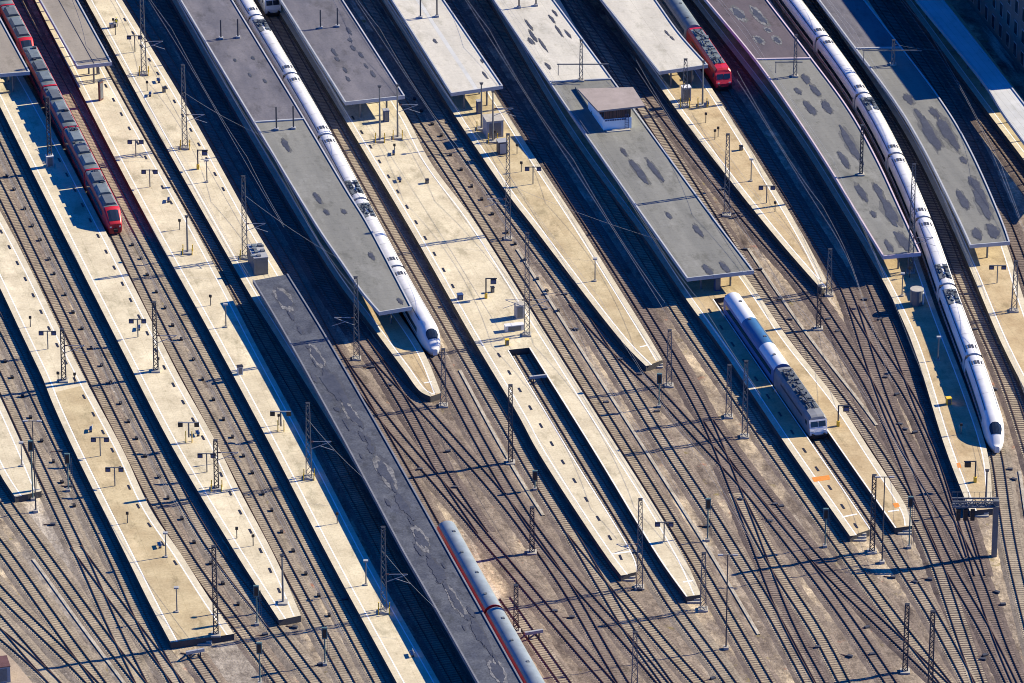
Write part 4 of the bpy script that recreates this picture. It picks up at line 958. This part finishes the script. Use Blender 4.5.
def proto_arch():
    r = thing('platform_display', (0,0,0), 'x', 'display', 'hanging displays on the platforms')
    b = MB(); b.tube((0,0,0),(0,0,3.4),.11,8); b.bar((0,0,3.35),(1.7,0,3.35),.14); b.build('bracket', M['steel_d'], r)
    b = MB(); b.box((1.15,0,2.85),(.9,.45,.75)); p = b.build('display_case', M['black'], r)
    b = MB(); b.box((1.15,-.24,2.85),(.75,.03,.55)); b.build('screen', M['navy'], p)
    b = MB(); b.box((0,0,0.4),(.45,.45,.8)); b.build('base', M['yellow'], r)
    return r
def proto_bench():
    r = thing('yellow_sign_stand', (0,0,0), 'x', 'sign stand', 'yellow-footed sign stands')
    for x in (-.45,.45):
        b = MB(); b.bar((x,-.3,0),(x,0,1.8),.12); b.bar((x,.3,0),(x,0,1.8),.12); b.build('leg', M['yellow'], r)
    b = MB(); b.tube((0,0,0.8),(0,0,3.2),.12,8); b.build('post', M['steel'], r)
    b = MB(); b.bar((-1.5,0,3.2),(1.5,0,3.2),.14); b.build('crossbar', M['cabinet'], r)
    for x in (-1.2,1.2):
        b = MB(); b.box((x,0,2.9),(.7,.4,.7)); b.build('board', M['black'], r)
    return r
PROT = {'sign': proto_sign(), 'lamp': proto_lamp(), 'arch': proto_arch(), 'stand': proto_bench()}
used = set()
def put(kd, bx, by, label, rot=0.0, z=ZP):
    q = G(bx, by, z); q.z = z
    if kd not in used:
        used.add(kd); r = PROT[kd]; r.location = q; r.rotation_euler = (0,0,rot); r['label'] = label
        return r
    return copy_thing(PROT[kd], q, rot, label)
put('sign',48,349,'double board sign on the left blunt-ended platform above its narrowing')
put('sign',100.5,456,'double board sign in the middle of the left blunt-ended platform')
put('sign',115,486,'double board sign below the middle of the left blunt-ended platform, lowest of its three')
put('sign',138,337,'double board sign on the red train platform above its lattice masts')
put('sign',207,472,'double board sign just left of the lower lattice mast on the red train platform')
put('stand',189,442,'double board stand on yellow legs on the red train platform')
put('lamp',177,612,'slim lamp near the blunt end of the broad tan platform')
put('lamp',166,557,'slim post at the right edge of the broad tan platform')
put('lamp',22,466,'small post on the platform tip at the left border')
put('sign',150,187,'double board sign on the cream platform level with the red train nose')
put('sign',136,157,'cluttered double board sign beside a soot stain on the cream platform')
put('lamp',226,327,'single post at the upper end of the blue shadow strip')
put('stand',281,431,'double board stand on yellow legs beside the blue shadow strip')
put('lamp',366,585,'single post with small board beside the blue shadow strip near the bottom border')
put('sign',135,52,'double board sign beside the uppermost lattice mast')
put('arch',198,169,'yellow-based hanging display on the mast platform')
put('lamp',207,182,'thin post right of the yellow-based hanging display')
put('arch',486,298,'hanging display in the centre of the pale wide platform')
put('sign',664,541,'double board sign on the right arm of the pale wide platform')
put('sign',533,184,'T-shaped sign on the upper part of the tan wedge platform')
put('lamp',595,281,'single lamp halfway down the tan wedge platform')
put('lamp',751,181,'upper lamp on the sharply pointed platform')
put('sign',766.5,203,'double board sign on the sharply pointed platform')
put('arch',838,426,'hanging display beside the grey locomotive cab',0)
put('arch',975,482,'hanging display ahead of the pointed express train nose',math.pi)
put('sign',997,283,'double lantern sign on the platform at the right border')
put('lamp',902,296,'post under the lower end of the oval-stained roof')
put('lamp',938,360,'post in the shadow of the far right express train')

def cabinet(name, bx, by, w, d, h, label, cat, m='cabinet', top='concrete', z=ZP, rot=TR, group=None):
    q = G(bx, by, z); q.z = z; r = thing(name, q.to_tuple(), label, cat, group)
    b = MB(); b.box((q.x,q.y,z+h/2),(w,d,h),rot); b.build('body', M[m], r)
    b = MB(); b.box((q.x,q.y,z+h+.05),(w+.12,d+.12,.1),rot); b.build('lid', M[top], r)
    b = MB(); cr, sr = math.cos(rot), math.sin(rot)
    f = Vector((sr,-cr,0))*(d/2+.012); b.box((q.x+f.x,q.y+f.y,z+h*.5),(w*.7,.03,h*.8),rot); b.build('door', M['steel' if m != 'steel_d' else 'cabinet'], r)
    return r
q = cabinet('stair_house', 258,268,2.2,5.2,2.9,'small dark grey stair house with cluttered roof at the head of the stained blue-grey roof','kiosk','steel','cabinet')
rn = random.Random(3); qq = q.location
for i in range(12):
    b = MB(); b.box((qq.x+rn.uniform(-.8,.8),qq.y+rn.uniform(-2.2,2.2),ZP+3.1),(rn.uniform(.3,.7),rn.uniform(.4,.9),rn.uniform(.15,.4)),TR); b.build('roof_box', M['silver' if i%2 else 'steel'], q)
cabinet('equipment_cabin', 493,134,2.8,3.0,2.9,'grey equipment cabin on the tan wedge platform between the solid masts','cabin','cabinet','concrete')
cabinet('service_hut', 502,153,1.5,1.5,2.2,'low dark hut just below the grey equipment cabin','hut','steel_d','cabinet')
cabinet('ticket_kiosk', 386,121,.9,.9,2.0,'blue-grey kiosk between the two solid masts at the dotted slate roof','kiosk','navy','cabinet')
cabinet('ticket_kiosk', 479,113,.8,.9,2.2,'dark blue kiosk left of the grey equipment cabin','kiosk','navy','cabinet')
cabinet('info_board', 101,100,1.0,.35,3.4,'tall reddish information panel below the twin-panel roof','info board','brown','steel_d',ZP,R(60))
cabinet('info_board', 98,74,.5,.4,2.2,'short grey panel directly under the edge of the twin-panel roof','info board','cabinet','cabinet')
cabinet('platform_box', 519,317,1.2,1.4,2.2,'grey box with round fan left of the tallest lattice mast','cabinet')
cabinet('platform_bench_box', 514,330,2.9,.9,.9,'long white box at the foot of the tallest lattice mast','cabinet','white','white')
cabinet('grit_bin', 507,345,.55,.5,.9,'yellow bin at the head of the bay track','bin','yellow','yellow')
cabinet('platform_box', 460,299,.8,.8,.8,'blue box at the left safety line of the pale wide platform','box','navy','navy')
cabinet('litter_bin', 492.5,292,.5,.5,.8,'dark bin right of the hanging display on the pale wide platform','bin','black','black')
cabinet('litter_bin', 427,183,.5,.5,.6,'dark bin on the upper part of the pale wide platform','bin','black','black')
cabinet('litter_bin', 741,150,.5,.5,.7,'dark bin on the sharply pointed platform','bin','black','black')
cabinet('ticket_kiosk', 240,374,.8,.7,1.3,'black and white machine beside the blue shadow strip','ticket machine','white','black')
cabinet('litter_bin', 164,92,.5,.5,.8,'dark bin on the upper half of the mast platform','bin','black','black')
cabinet('ticket_kiosk', 717,290,.9,.8,2.3,'dark blue kiosk under the end of the grey-green signal box roof','kiosk','navy','navy')
cabinet('ticket_kiosk', 50,166.5,1.1,.9,1.9,'grey cabinet with light top at the foot of the shaded slim mast','cabinet','cabinet','white')
cabinet('grit_bin', 948.5,404,.7,.7,1.0,'yellow box at the shadow edge of the far right express train','bin','yellow','yellow')
cabinet('service_hut', 686,100,1.4,1.2,2.4,'light grey cabinet between two masts before the wavy pale roof','cabinet','cabinet','white')
# round stair turret beside the express train
q = G(916.5,304,ZP); t = thing('round_turret', q.to_tuple(), 'round grey turret with tan lid beside the far right express train', 'turret')
b = MB(); b.tube((q.x,q.y,ZP),(q.x,q.y,ZP+2.5),1.0,20); b.build('drum', M['steel'], t, smooth=False)
b = MB(); b.tube((q.x,q.y,ZP+2.5),(q.x,q.y,ZP+2.62),1.06,20); b.build('lid', M['concrete'], t)
b = MB(); b.box((q.x+.98,q.y-.2,ZP+1.1),(.25,.6,1.9)); b.build('door', M['white'], t)

cabinet('shed', -2,678,3.0,3.0,2.4,'corner of a small shed with reddish roof in the bottom left corner','shed','cabinet','brown',0.0)
# painted marks
def mark(px, name, m, label, z=ZP+.012):
    b = MB(); b.face([G(x,y,z) for x, y in px]); o = b.build(name, M[m], None, G(*px[0], z).to_tuple()); return tag(o, label, 'marking')
mark([(811.5,477.5),(829,475),(830.5,479.5),(814,482)], 'orange_marking','orange','orange cross band on the left sand coloured arm')
mark([(892.5,503.5),(898,502.5),(900,506.5),(895,508)], 'orange_marking','orange','small orange patch near the tip of the right sand coloured arm')
mark([(956.5,463),(960,462.5),(961.5,467.5),(957.8,468)], 'orange_marking','orange','orange patch on the safety line ahead of the pointed express train')
def lmark(px, w, label):
    b = MB(); P = [G(x,y,ZP+.012) for x, y in px]
    for a, c in zip(P, P[1:]): 
        n = (c-a).normalized(); n = Vector((-n.y,n.x,0))*w/2; b.face([a-n,c-n,c+n,a+n])
    tag(b.build('end_line', M['line'], None, P[0].to_tuple()), label, 'marking', 'white end lines on the platforms')
lmark([(611,554),(630,551.5)],.35,'white end line across the tip of the pale left arm')
lmark([(683,582),(693,580.5)],.35,'white end line across the tip of the pale right arm')
lmark([(842,517),(857,514)],.35,'white end line across the tip of the left sand coloured arm')
lmark([(888,511.5),(899,510)],.35,'white end line across the tip of the right sand coloured arm')
lmark([(424,383),(432,381.5)],.3,'white end line at the narrow express train platform tip')
lmark([(640,347),(648,345)],.3,'white end line at the tip of the tan wedge platform')

# drain plates let into the decks, and boxes between the rails
def plates(E, off, s0, s1, step, label, group):
    rl = Rail(offset(E, off)); s = s0*rl.L[-1]; first = None
    while s < s1*rl.L[-1]:
        c, tt, nn = rl.at(s); an = math.atan2(tt.y, tt.x)
        if first is None:
            b = MB(); b.box((c.x,c.y,ZP+.02),(1.5,.30,.04),0); me_loc = (c.x,c.y,ZP)
            first = tag(b.build('drain_plate', M['black'], None, me_loc), label, 'drain plate', group); first.rotation_euler = (0,0,an)
        else:
            o = first.copy(); C.objects.link(o); o.location = (c.x,c.y,ZP); o.rotation_euler = (0,0,an)
        s += step
plates(R1, -1.5, .12, .9, 6.1, 'small dark drain plate along the right edge of the left blunt-ended platform', 'drain plates on the left blunt-ended platform')
plates(R2, -1.5, .30, .97, 6.1, 'small dark drain plate along the right edge of the red train platform', 'drain plates on the red train platform')
plates(R3, -1.4, .20, .40, 6.1, 'small dark drain plate along the right edge of the cream platform beside the mast platform', 'drain plates on the cream platform')
plates(R4, -1.5, .12, .38, 6.1, 'small dark drain plate along the right edge of the mast platform', 'drain plates on the mast platform')
plates(L6, 1.5, .30, .62, 6.1, 'small dark drain plate along the left edge of the pale wide platform', 'drain plates on the pale wide platform')
plates(A6, -1.6, .02, .98, 6.1, 'small dark drain plate along the left arm of the pale wide platform', 'drain plates on the left arm')
plates(A8, -1.5, .05, .98, 6.1, 'small dark drain plate along the left sand coloured arm', 'drain plates on the left sand arm')
def boxes(r1, r2, y0, y1, step, label, group):
    rl = r1; a = rl.s_near(G(0,0)) if False else None; first = None
    i0 = min(range(len(rl.P)), key=lambda i: abs(rl.P[i].y-G(512,y0).y)); i1 = min(range(len(rl.P)), key=lambda i: abs(rl.P[i].y-G(512,y1).y))
    s = rl.L[i0]; rn = random.Random(int(s*10))
    while s < rl.L[i1]:
        c, tt, nn = rl.at(s); q = r2.P[r2.near(c)]; m_ = (c+q)/2+Vector((rn.uniform(-.3,.3), rn.uniform(-.6,.6), 0))
        if first is None:
            b = MB(); b.box((m_.x,m_.y,.15),(.36,.62,.30),0); b.box((m_.x,m_.y,.33),(.42,.70,.06),0)
            first = tag(b.build('trackside_box', M['under'], None, (m_.x,m_.y,0)), label, 'box', group); first.rotation_euler = (0,0,TR)
        else:
            o = first.copy(); C.objects.link(o); o.location = (m_.x,m_.y,0); o.rotation_euler = (0,0,TR+rn.uniform(-.2,.2))
        s += step*rn.uniform(.85,1.15)
boxes(LINE['T8'], LINE['T9'], 60, 610, 6.3, 'small dark box between the two tracks left of the red train platform', 'boxes left of the red train platform')
boxes(LINE['T10'], LINE['T11'], 245, 640, 6.3, 'small dark box between the two tracks below the red commuter train', 'boxes below the red commuter train')
boxes(LINE['T1'], LINE['T2'], 340, 520, 7, 'small dark box between the two leftmost tracks', 'boxes between the leftmost tracks')
boxes(LINE['T25'], LINE['T26'], 100, 330, 6.3, 'small dark box between the tracks left of the tan wedge platform', 'boxes left of the tan wedge platform')
# stray point machines and relay boxes on the yard floor
rn = random.Random(21); spots = [(372,368),(390,386),(448,452),(420,470),(455,488),(640,375),(606,403),(657,412),(555,612),(572,618),(502,654),(741,500),(708,527),(775,505),(770,522),(781,507),(893,578),(930,580),(915,583),(867,628),(872,655),(985,656),(1003,605),(997,593),(983,660),(818,648),(850,657),(713,679),(640,590),(905,430),(915,433),(900,425),(897,395),(885,378),(60,452),(70,487),(53,525),(150,565),(145,500),(230,640),(190,655),(265,635),(295,628),(320,665),(345,600),(590,445),(560,250),(565,295),(545,310),(576,330),(620,360),(780,300),(790,320),(828,320),(838,332),(760,270),(745,250),(722,190),(865,300),(880,320),(1010,470),(1014,480),(995,390),(975,330)]
first = None
for i, (x, y) in enumerate(spots):
    q = G(x, y, 0)
    if first is None:
        first = thing('point_machine', q.to_tuple(), 'small dark point machine box on the yard floor', 'point machine', 'point machines scattered over the yard')
        b = MB(); b.box((q.x,q.y,.15),(.75,.45,.3)); b.build('case', M['steel_d'], first)
        b = MB(); b.box((q.x-.9,q.y,.08),(.9,.16,.1)); b.build('drive_rod', M['rust'], first)
    else: copy_thing(first, q, rn.uniform(-.6,.6))

def trough(nm, off, y0, y1, label):
    rl = LINE[nm]; O = offset(rl.P, off); i0 = min(range(len(O)), key=lambda i: abs(O[i].y-G(512,y0).y)); i1 = min(range(len(O)), key=lambda i: abs(O[i].y-G(512,y1).y)); O = O[i0:i1]
    b = MB(); a_, c_ = offset(O, -.22), offset(O, .22)
    b.ribbon(a_, c_, .12); b.wall(a_, 0, .12); b.wall(c_, 0, .12); q_ = O[0]
    tag(b.build('cable_trough', M['trough'], None, (q_.x,q_.y,0)), label, 'cable trough', 'concrete cable troughs in the yard')
M['trough'] = mat('trough_lid_concrete', (.42,.38,.31), .9, .15, scale=.6, col2=(.30,.27,.22), stain=.3, joints=(.5,1.0,.7))
trough('T25', 2.7, 250, 640, 'pale cable trough along the tracks right of the pale wide platform')
trough('T46', 2.9, 470, 690, 'pale cable trough near the right border below the pointed express train')
trough('T4', 3.0, 560, 690, 'pale cable trough among the tracks in the bottom left corner')
trough('T37', 2.5, 250, 430, 'pale cable trough on the strip between the grey locomotive and the pointed platform')
trough('T18', 2.6, 370, 520, 'pale cable trough ahead of the blunt nosed express train')
# buffer stops
def buffer(rail, s, label):
    c, tt, nn = rail.at(s); t = thing('buffer_stop', (c.x,c.y,0), label, 'buffer stop', 'buffer stops'); 
    for sd in (-.75,.75):
        b = MB(); p = c+nn*sd; b.bar((p.x,p.y,.2),(p.x,p.y,1.3),.2); e_ = p-tt*1.3; b.bar((e_.x,e_.y,.2),(p.x,p.y,1.1),.16); b.build('strut', M['steel_d'], t)
    b = MB(); a, d = c-nn*1.3, c+nn*1.3; b.bar((a.x,a.y,1.2),(d.x,d.y,1.2),.35,.45); b.build('buffer_beam', M['cabinet'], t)
    return t
buffer(LINE['T50'], 12.5, 'dark buffer stop on the short siding beside the silver coaches')
buffer(LINE['T52'], 1.0, 'rusty buffer stop below the blunt end of the broad tan platform')
buffer(LINE['T24'], 10, 'white-topped buffer stop in the bay of the pale wide platform')

# ------------------------------------------------------------------ signals and yard lamps
def signal(bx, by, ty, label, m='green'):
    q = G(bx, by, 0); z1 = top_of(q, ty); t = thing('railway_signal', q.to_tuple(), label, 'signal', 'colour light signals in the yard')
    b = MB(); b.tube((q.x,q.y,0),(q.x,q.y,z1),.10,8); b.build('post', M[m], t)
    b = MB(); b.box((q.x,q.y-.15,z1-.85),(.75,.35,1.7)); h_ = b.build('signal_head', M[m], t)
    b = MB(); b.box((q.x,q.y-.34,z1-.85),(.5,.03,1.3)); b.build('lens_panel', M['black'], h_)
    b = MB(); b.box((q.x,q.y,.2),(.6,.6,.4)); b.build('base', M['concrete'], t)
    b = MB(); b.bar((q.x+.35,q.y+.2,.3),(q.x+.35,q.y+.2,z1-.9),.05); b.bar((q.x+.6,q.y+.2,.3),(q.x+.6,q.y+.2,z1-.9),.05); b.build('ladder', M['steel'], t)
signal(707.5,541,498,'green-grey signal with white foot right of the pale right arm')
signal(825,547,508,'green-grey signal with white foot below the left sand coloured arm')
signal(659,407,373,'green-grey signal below the tip of the tan wedge platform')
signal(68.5,491,453,'dark signal beside the shadow of the left blunt-ended platform')
signal(257,625,585,'green-grey signal left of the red train platform tip')
signal(325,665,627,'green-grey signal right of the red train platform tip')
signal(260,684,642,'green-grey signal at the bottom border')
signal(535,490,470,'short signal on the gravel left of the pale left arm')
signal(909,548,496,'lattice signal just off the tip of the right sand coloured arm')
signal(33,500,440,'tall green signal in front of the left border platform tip')
def yard_lamp(bx, by, ty, label, two=True):
    q = G(bx, by, 0); z1 = top_of(q, ty); t = thing('yard_lamp', q.to_tuple(), label, 'lamp post', 'tall yard lamps')
    b = MB(); b.tube((q.x,q.y,0),(q.x,q.y,z1),.11,8,.07); b.build('post', M['steel_d'], t)
    b = MB(); b.bar((q.x-.9,q.y,z1),(q.x+.9,q.y,z1),.1); b.build('arm', M['steel'], t)
    for sx in (-1,1):
        b = MB(); b.box((q.x+sx*1.0,q.y,z1+.02),(.7,.3,.16)); b.build('lamp_head', M['cabinet'], t)
    b = MB(); b.box((q.x,q.y,.2),(.7,.7,.4)); b.build('footing', M['concrete'], t)
yard_lamp(726,649,555,'thin tall lamp post right of the pale right arm tip')
yard_lamp(882,563,477,'thin tall lamp post between the two sand coloured arm tips')
yard_lamp(36,512,421,'thin tall lamp post at the left border beside the platform tip')

# ------------------------------------------------------------------ overhead wires
def wire(nm, y0, y1, label):
    rl = LINE[nm]; i0 = min(range(len(rl.P)), key=lambda i: abs(rl.P[i].y-G(512,y0).y)); i1 = min(range(len(rl.P)), key=lambda i: abs(rl.P[i].y-G(512,y1).y))
    c = rl.P[(i0+i1)//2]; t = thing('overhead_wire', (c.x,c.y,0), label, 'overhead wire', 'overhead wires above the tracks')
    span = 55; pts = list(range(i0, i1, 5))
    a = MB(); m_ = MB(); d = MB(); pa = pm = None
    for n, i in enumerate(pts):
        p = rl.P[i]; f = (n*5 % span)/span; zc = ZR+5.5; zm = zc+1.5-1.1*4*f*(1-f)
        qa, qm = Vector((p.x,p.y,zc)), Vector((p.x,p.y,zm))
        if pa is not None: a.bar(pa, qa, .022); m_.bar(pm, qm, .022)
        if n % 2 == 0: d.bar(qa, qm, .010)
        pa, pm = qa, qm
    a.build('contact_wire', M['cabinet'], t); m_.build('catenary_wire', M['cabinet'], t)
for nm, y0, y1, lb in [('T12',-50,330,'overhead wire above the dark track left of the bare mast platform'),('T13',-50,270,'overhead wire above the dark track right of the bare mast platform'),
    ('T14',-50,340,'overhead wire in the deep shadow left of the centre left express train roof'),('T19',60,560,'overhead wire over the track left of the pale wide platform'),
    ('T25',-50,540,'overhead wire along the right edge of the pale wide platform'),('T26',-50,600,'overhead wire along the left edge of the tan wedge platform'),('T32',-50,360,'overhead wire along the right edge of the tan wedge platform'),
    ('T35',-50,440,'overhead wire in the shadow left of the signal box roof'),('T37',100,560,'overhead wire right of the signal box roof'),('T38',-50,330,'overhead wire left of the sharply pointed platform'),
    ('T43',110,420,'overhead wire in the shadow right of the sharply pointed platform'),('T44',-50,560,'overhead wire in the shadow left of the oval-stained roof'),('T47',-50,480,'overhead wire between the far right express train and the curved patched roof'),
    ('T10',240,683,'overhead wire over the track ahead of the red commuter train'),('T8',-50,683,'overhead wire right of the left blunt-ended platform'),('T48',-50,300,'overhead wire in shade right of the curved patched roof')]:
    wire(nm, y0, y1, lb)

def span(a, za, c, zc, label):
    A = G(a[0], a[1], a[2]); A.z = za; B_ = G(c[0], c[1], zc); t = thing('span_wire', (A.x,A.y,0), label, 'span wire', 'span wires between masts and roofs')
    b = MB(); n = 10; pv = None
    for i in range(n+1):
        f = i/n; q_ = A.lerp(B_, f); q_.z -= .9*4*f*(1-f)*.5
        if pv is not None: b.bar(pv, q_, .022)
        pv = q_
    b.build('wire', M['cabinet'], t)
span((245,258,ZP), 12, (338,258), 4.7, 'span wire from the mast by the stair house to the grey-green roof edge')
span((185,148,ZP), 11, (263,136), 4.7, 'span wire from the second bare platform mast to the long roof edge')
span((508,239,0), 9.5, (660,240), 4.4, 'span wire from the tall track bed mast to the signal box roof')
span((309,478,ZP), 10.5, (366,480), 4.3, 'span wire from the upper blue strip mast to the stained roof edge')
span((384,612,ZP), 10.5, (440,612), 4.3, 'span wire from the lower blue strip mast to the stained roof edge')
span((893,64,4.36), 8, (960,50), 5.2, 'span wire from the T-shaped mast on the curved roof to the far canopy')
# short posts and bins scattered over the decks
def scatter(E0, E1, n, seed, label, group, kd):
    rn_ = random.Random(seed); first = None
    for i in range(n):
        k_ = int(len(E0)*rn_.uniform(.12,.95)); p_ = E0[k_]; q_ = min(E1, key=lambda e: (e-p_).length); m_ = p_.lerp(q_, rn_.uniform(.25,.75))
        if abs(G(0,0).y) < 0 or (q_-p_).length < 4: continue
        if first is None:
            first = thing(kd, (m_.x,m_.y,ZP), label, 'post' if kd == 'short_post' else 'bench', group); b = MB()
            if kd == 'short_post':
                b.tube((m_.x,m_.y,ZP),(m_.x,m_.y,ZP+1.5),.07,6); b.build('shaft', M['steel_d'], first)
                b = MB(); b.box((m_.x,m_.y,ZP+1.6),(.4,.22,.4)); b.build('head', M['black'], first)
            else:
                b.box((m_.x,m_.y,ZP+.42),(.42,1.3,.08)); b.build('seat', M['cabinet'], first)
                b = MB(); b.box((m_.x+.22,m_.y,ZP+.62),(.06,1.3,.25)); b.build('backrest', M['cabinet'], first)
                for dy in (-.5,.5):
                    b = MB(); b.box((m_.x,m_.y+dy,ZP+.19),(.4,.08,.4)); b.build('leg', M['steel_d'], first)
        else: copy_thing(first, Vector((m_.x,m_.y,ZP)), TR if kd == 'bench' else rn_.uniform(-.4,.4))
for k_, (E0, E1, nm_, seed) in enumerate(((L1,R1,'left blunt-ended platform',4),(L2,R2,'red train platform',5),(L3,R3,'cream platform beside the blue shadow strip',6),(L4[:int(len(L4)*.35)],R4,'bare mast platform',7),(L6[:int(len(L6)*.6)],R6,'pale wide platform',8),(L7,R7,'tan wedge platform',9),(L9,R9,'sharply pointed platform',10),(L10,R10,'sand platform beside the far right express train',11))):
    scatter(E0, E1, 4, seed, 'short dark post on the '+nm_, 'short posts on the '+nm_, 'short_post')
    scatter(E0, E1, 2, seed+30, 'plain steel bench on the '+nm_, 'benches on the '+nm_, 'bench')
# ------------------------------------------------------------------ worker in a hi-vis jacket
def worker(bx, by, label):
    q = G(bx, by, ZP); t = thing('person', q.to_tuple(), label, 'person')
    V = [(0,0,.92),(0,0,1.15),(0,0,1.40),(0,0,1.52),(0,-.02,1.66),(-.20,0,1.40),(-.28,-.05,1.12),(-.26,-.20,.90),(.20,0,1.40),(.29,.02,1.12),(.30,-.10,.88),(-.10,0,.86),(-.12,-.04,.48),(-.12,.02,.08),(-.12,-.14,.04),(.10,0,.86),(.13,.08,.48),(.14,.16,.08),(.14,.02,.04)]
    Ed = [(0,1),(1,2),(2,3),(3,4),(2,5),(5,6),(6,7),(2,8),(8,9),(9,10),(0,11),(11,12),(12,13),(13,14),(0,15),(15,16),(16,17),(17,18)]
    rad = [.15,.14,.16,.06,.105,.08,.055,.045,.08,.055,.045,.10,.075,.055,.05,.10,.075,.055,.05]
    me = bpy.data.meshes.new('body'); me.from_pydata(V, Ed, []); o = bpy.data.objects.new('body', me); C.objects.link(o); o.parent = t
    mo = o.modifiers.new('skin', 'SKIN'); 
    lay = me.skin_vertices[0] if len(me.skin_vertices) else None
    if lay is None:
        bm = bmesh.new(); bm.from_mesh(me); bm.verts.layers.skin.verify(); bm.to_mesh(me); bm.free(); lay = me.skin_vertices[0]
    for i, r in enumerate(rad): lay.data[i].radius = (r, r)
    lay.data[0].use_root = True
    o.modifiers.new('sub', 'SUBSURF').levels = 1; me.materials.append(M['navy'])
    b = MB(); n = 12
    for k in range(4):
        z0_, z1_ = .92+.13*k, .92+.13*(k+1); r0, r1 = (.19,.185,.19,.21,.15)[k], (.19,.185,.19,.21,.15)[k+1]
        A = [q+Vector((r0*math.cos(6.2832*i/n), r0*.8*math.sin(6.2832*i/n), z0_)) for i in range(n)]; B_ = [q+Vector((r1*math.cos(6.2832*i/n), r1*.8*math.sin(6.2832*i/n), z1_)) for i in range(n)]
        b.quads(A+B_, [(i,(i+1)%n,n+(i+1)%n,n+i) for i in range(n)])
    b.build('safety_jacket', M['hivis'], t)
    b = MB(); b.tube(q+Vector((0,-.02,1.70)), q+Vector((0,-.02,1.80)), .12, 10, .07); b.build('cap', M['hivis'], t)
M['hivis'] = mat('hi_vis_yellow', (.65,.62,.03), .7, .3, scale=4, var=.1)
worker(116.5,27,'person in a bright yellow jacket standing near the top of the mast platform')
cabinet('hand_cart', 112.5,27.5,1.0,.6,.7,'small dark cart beside the person in yellow','cart','steel_d','cabinet')
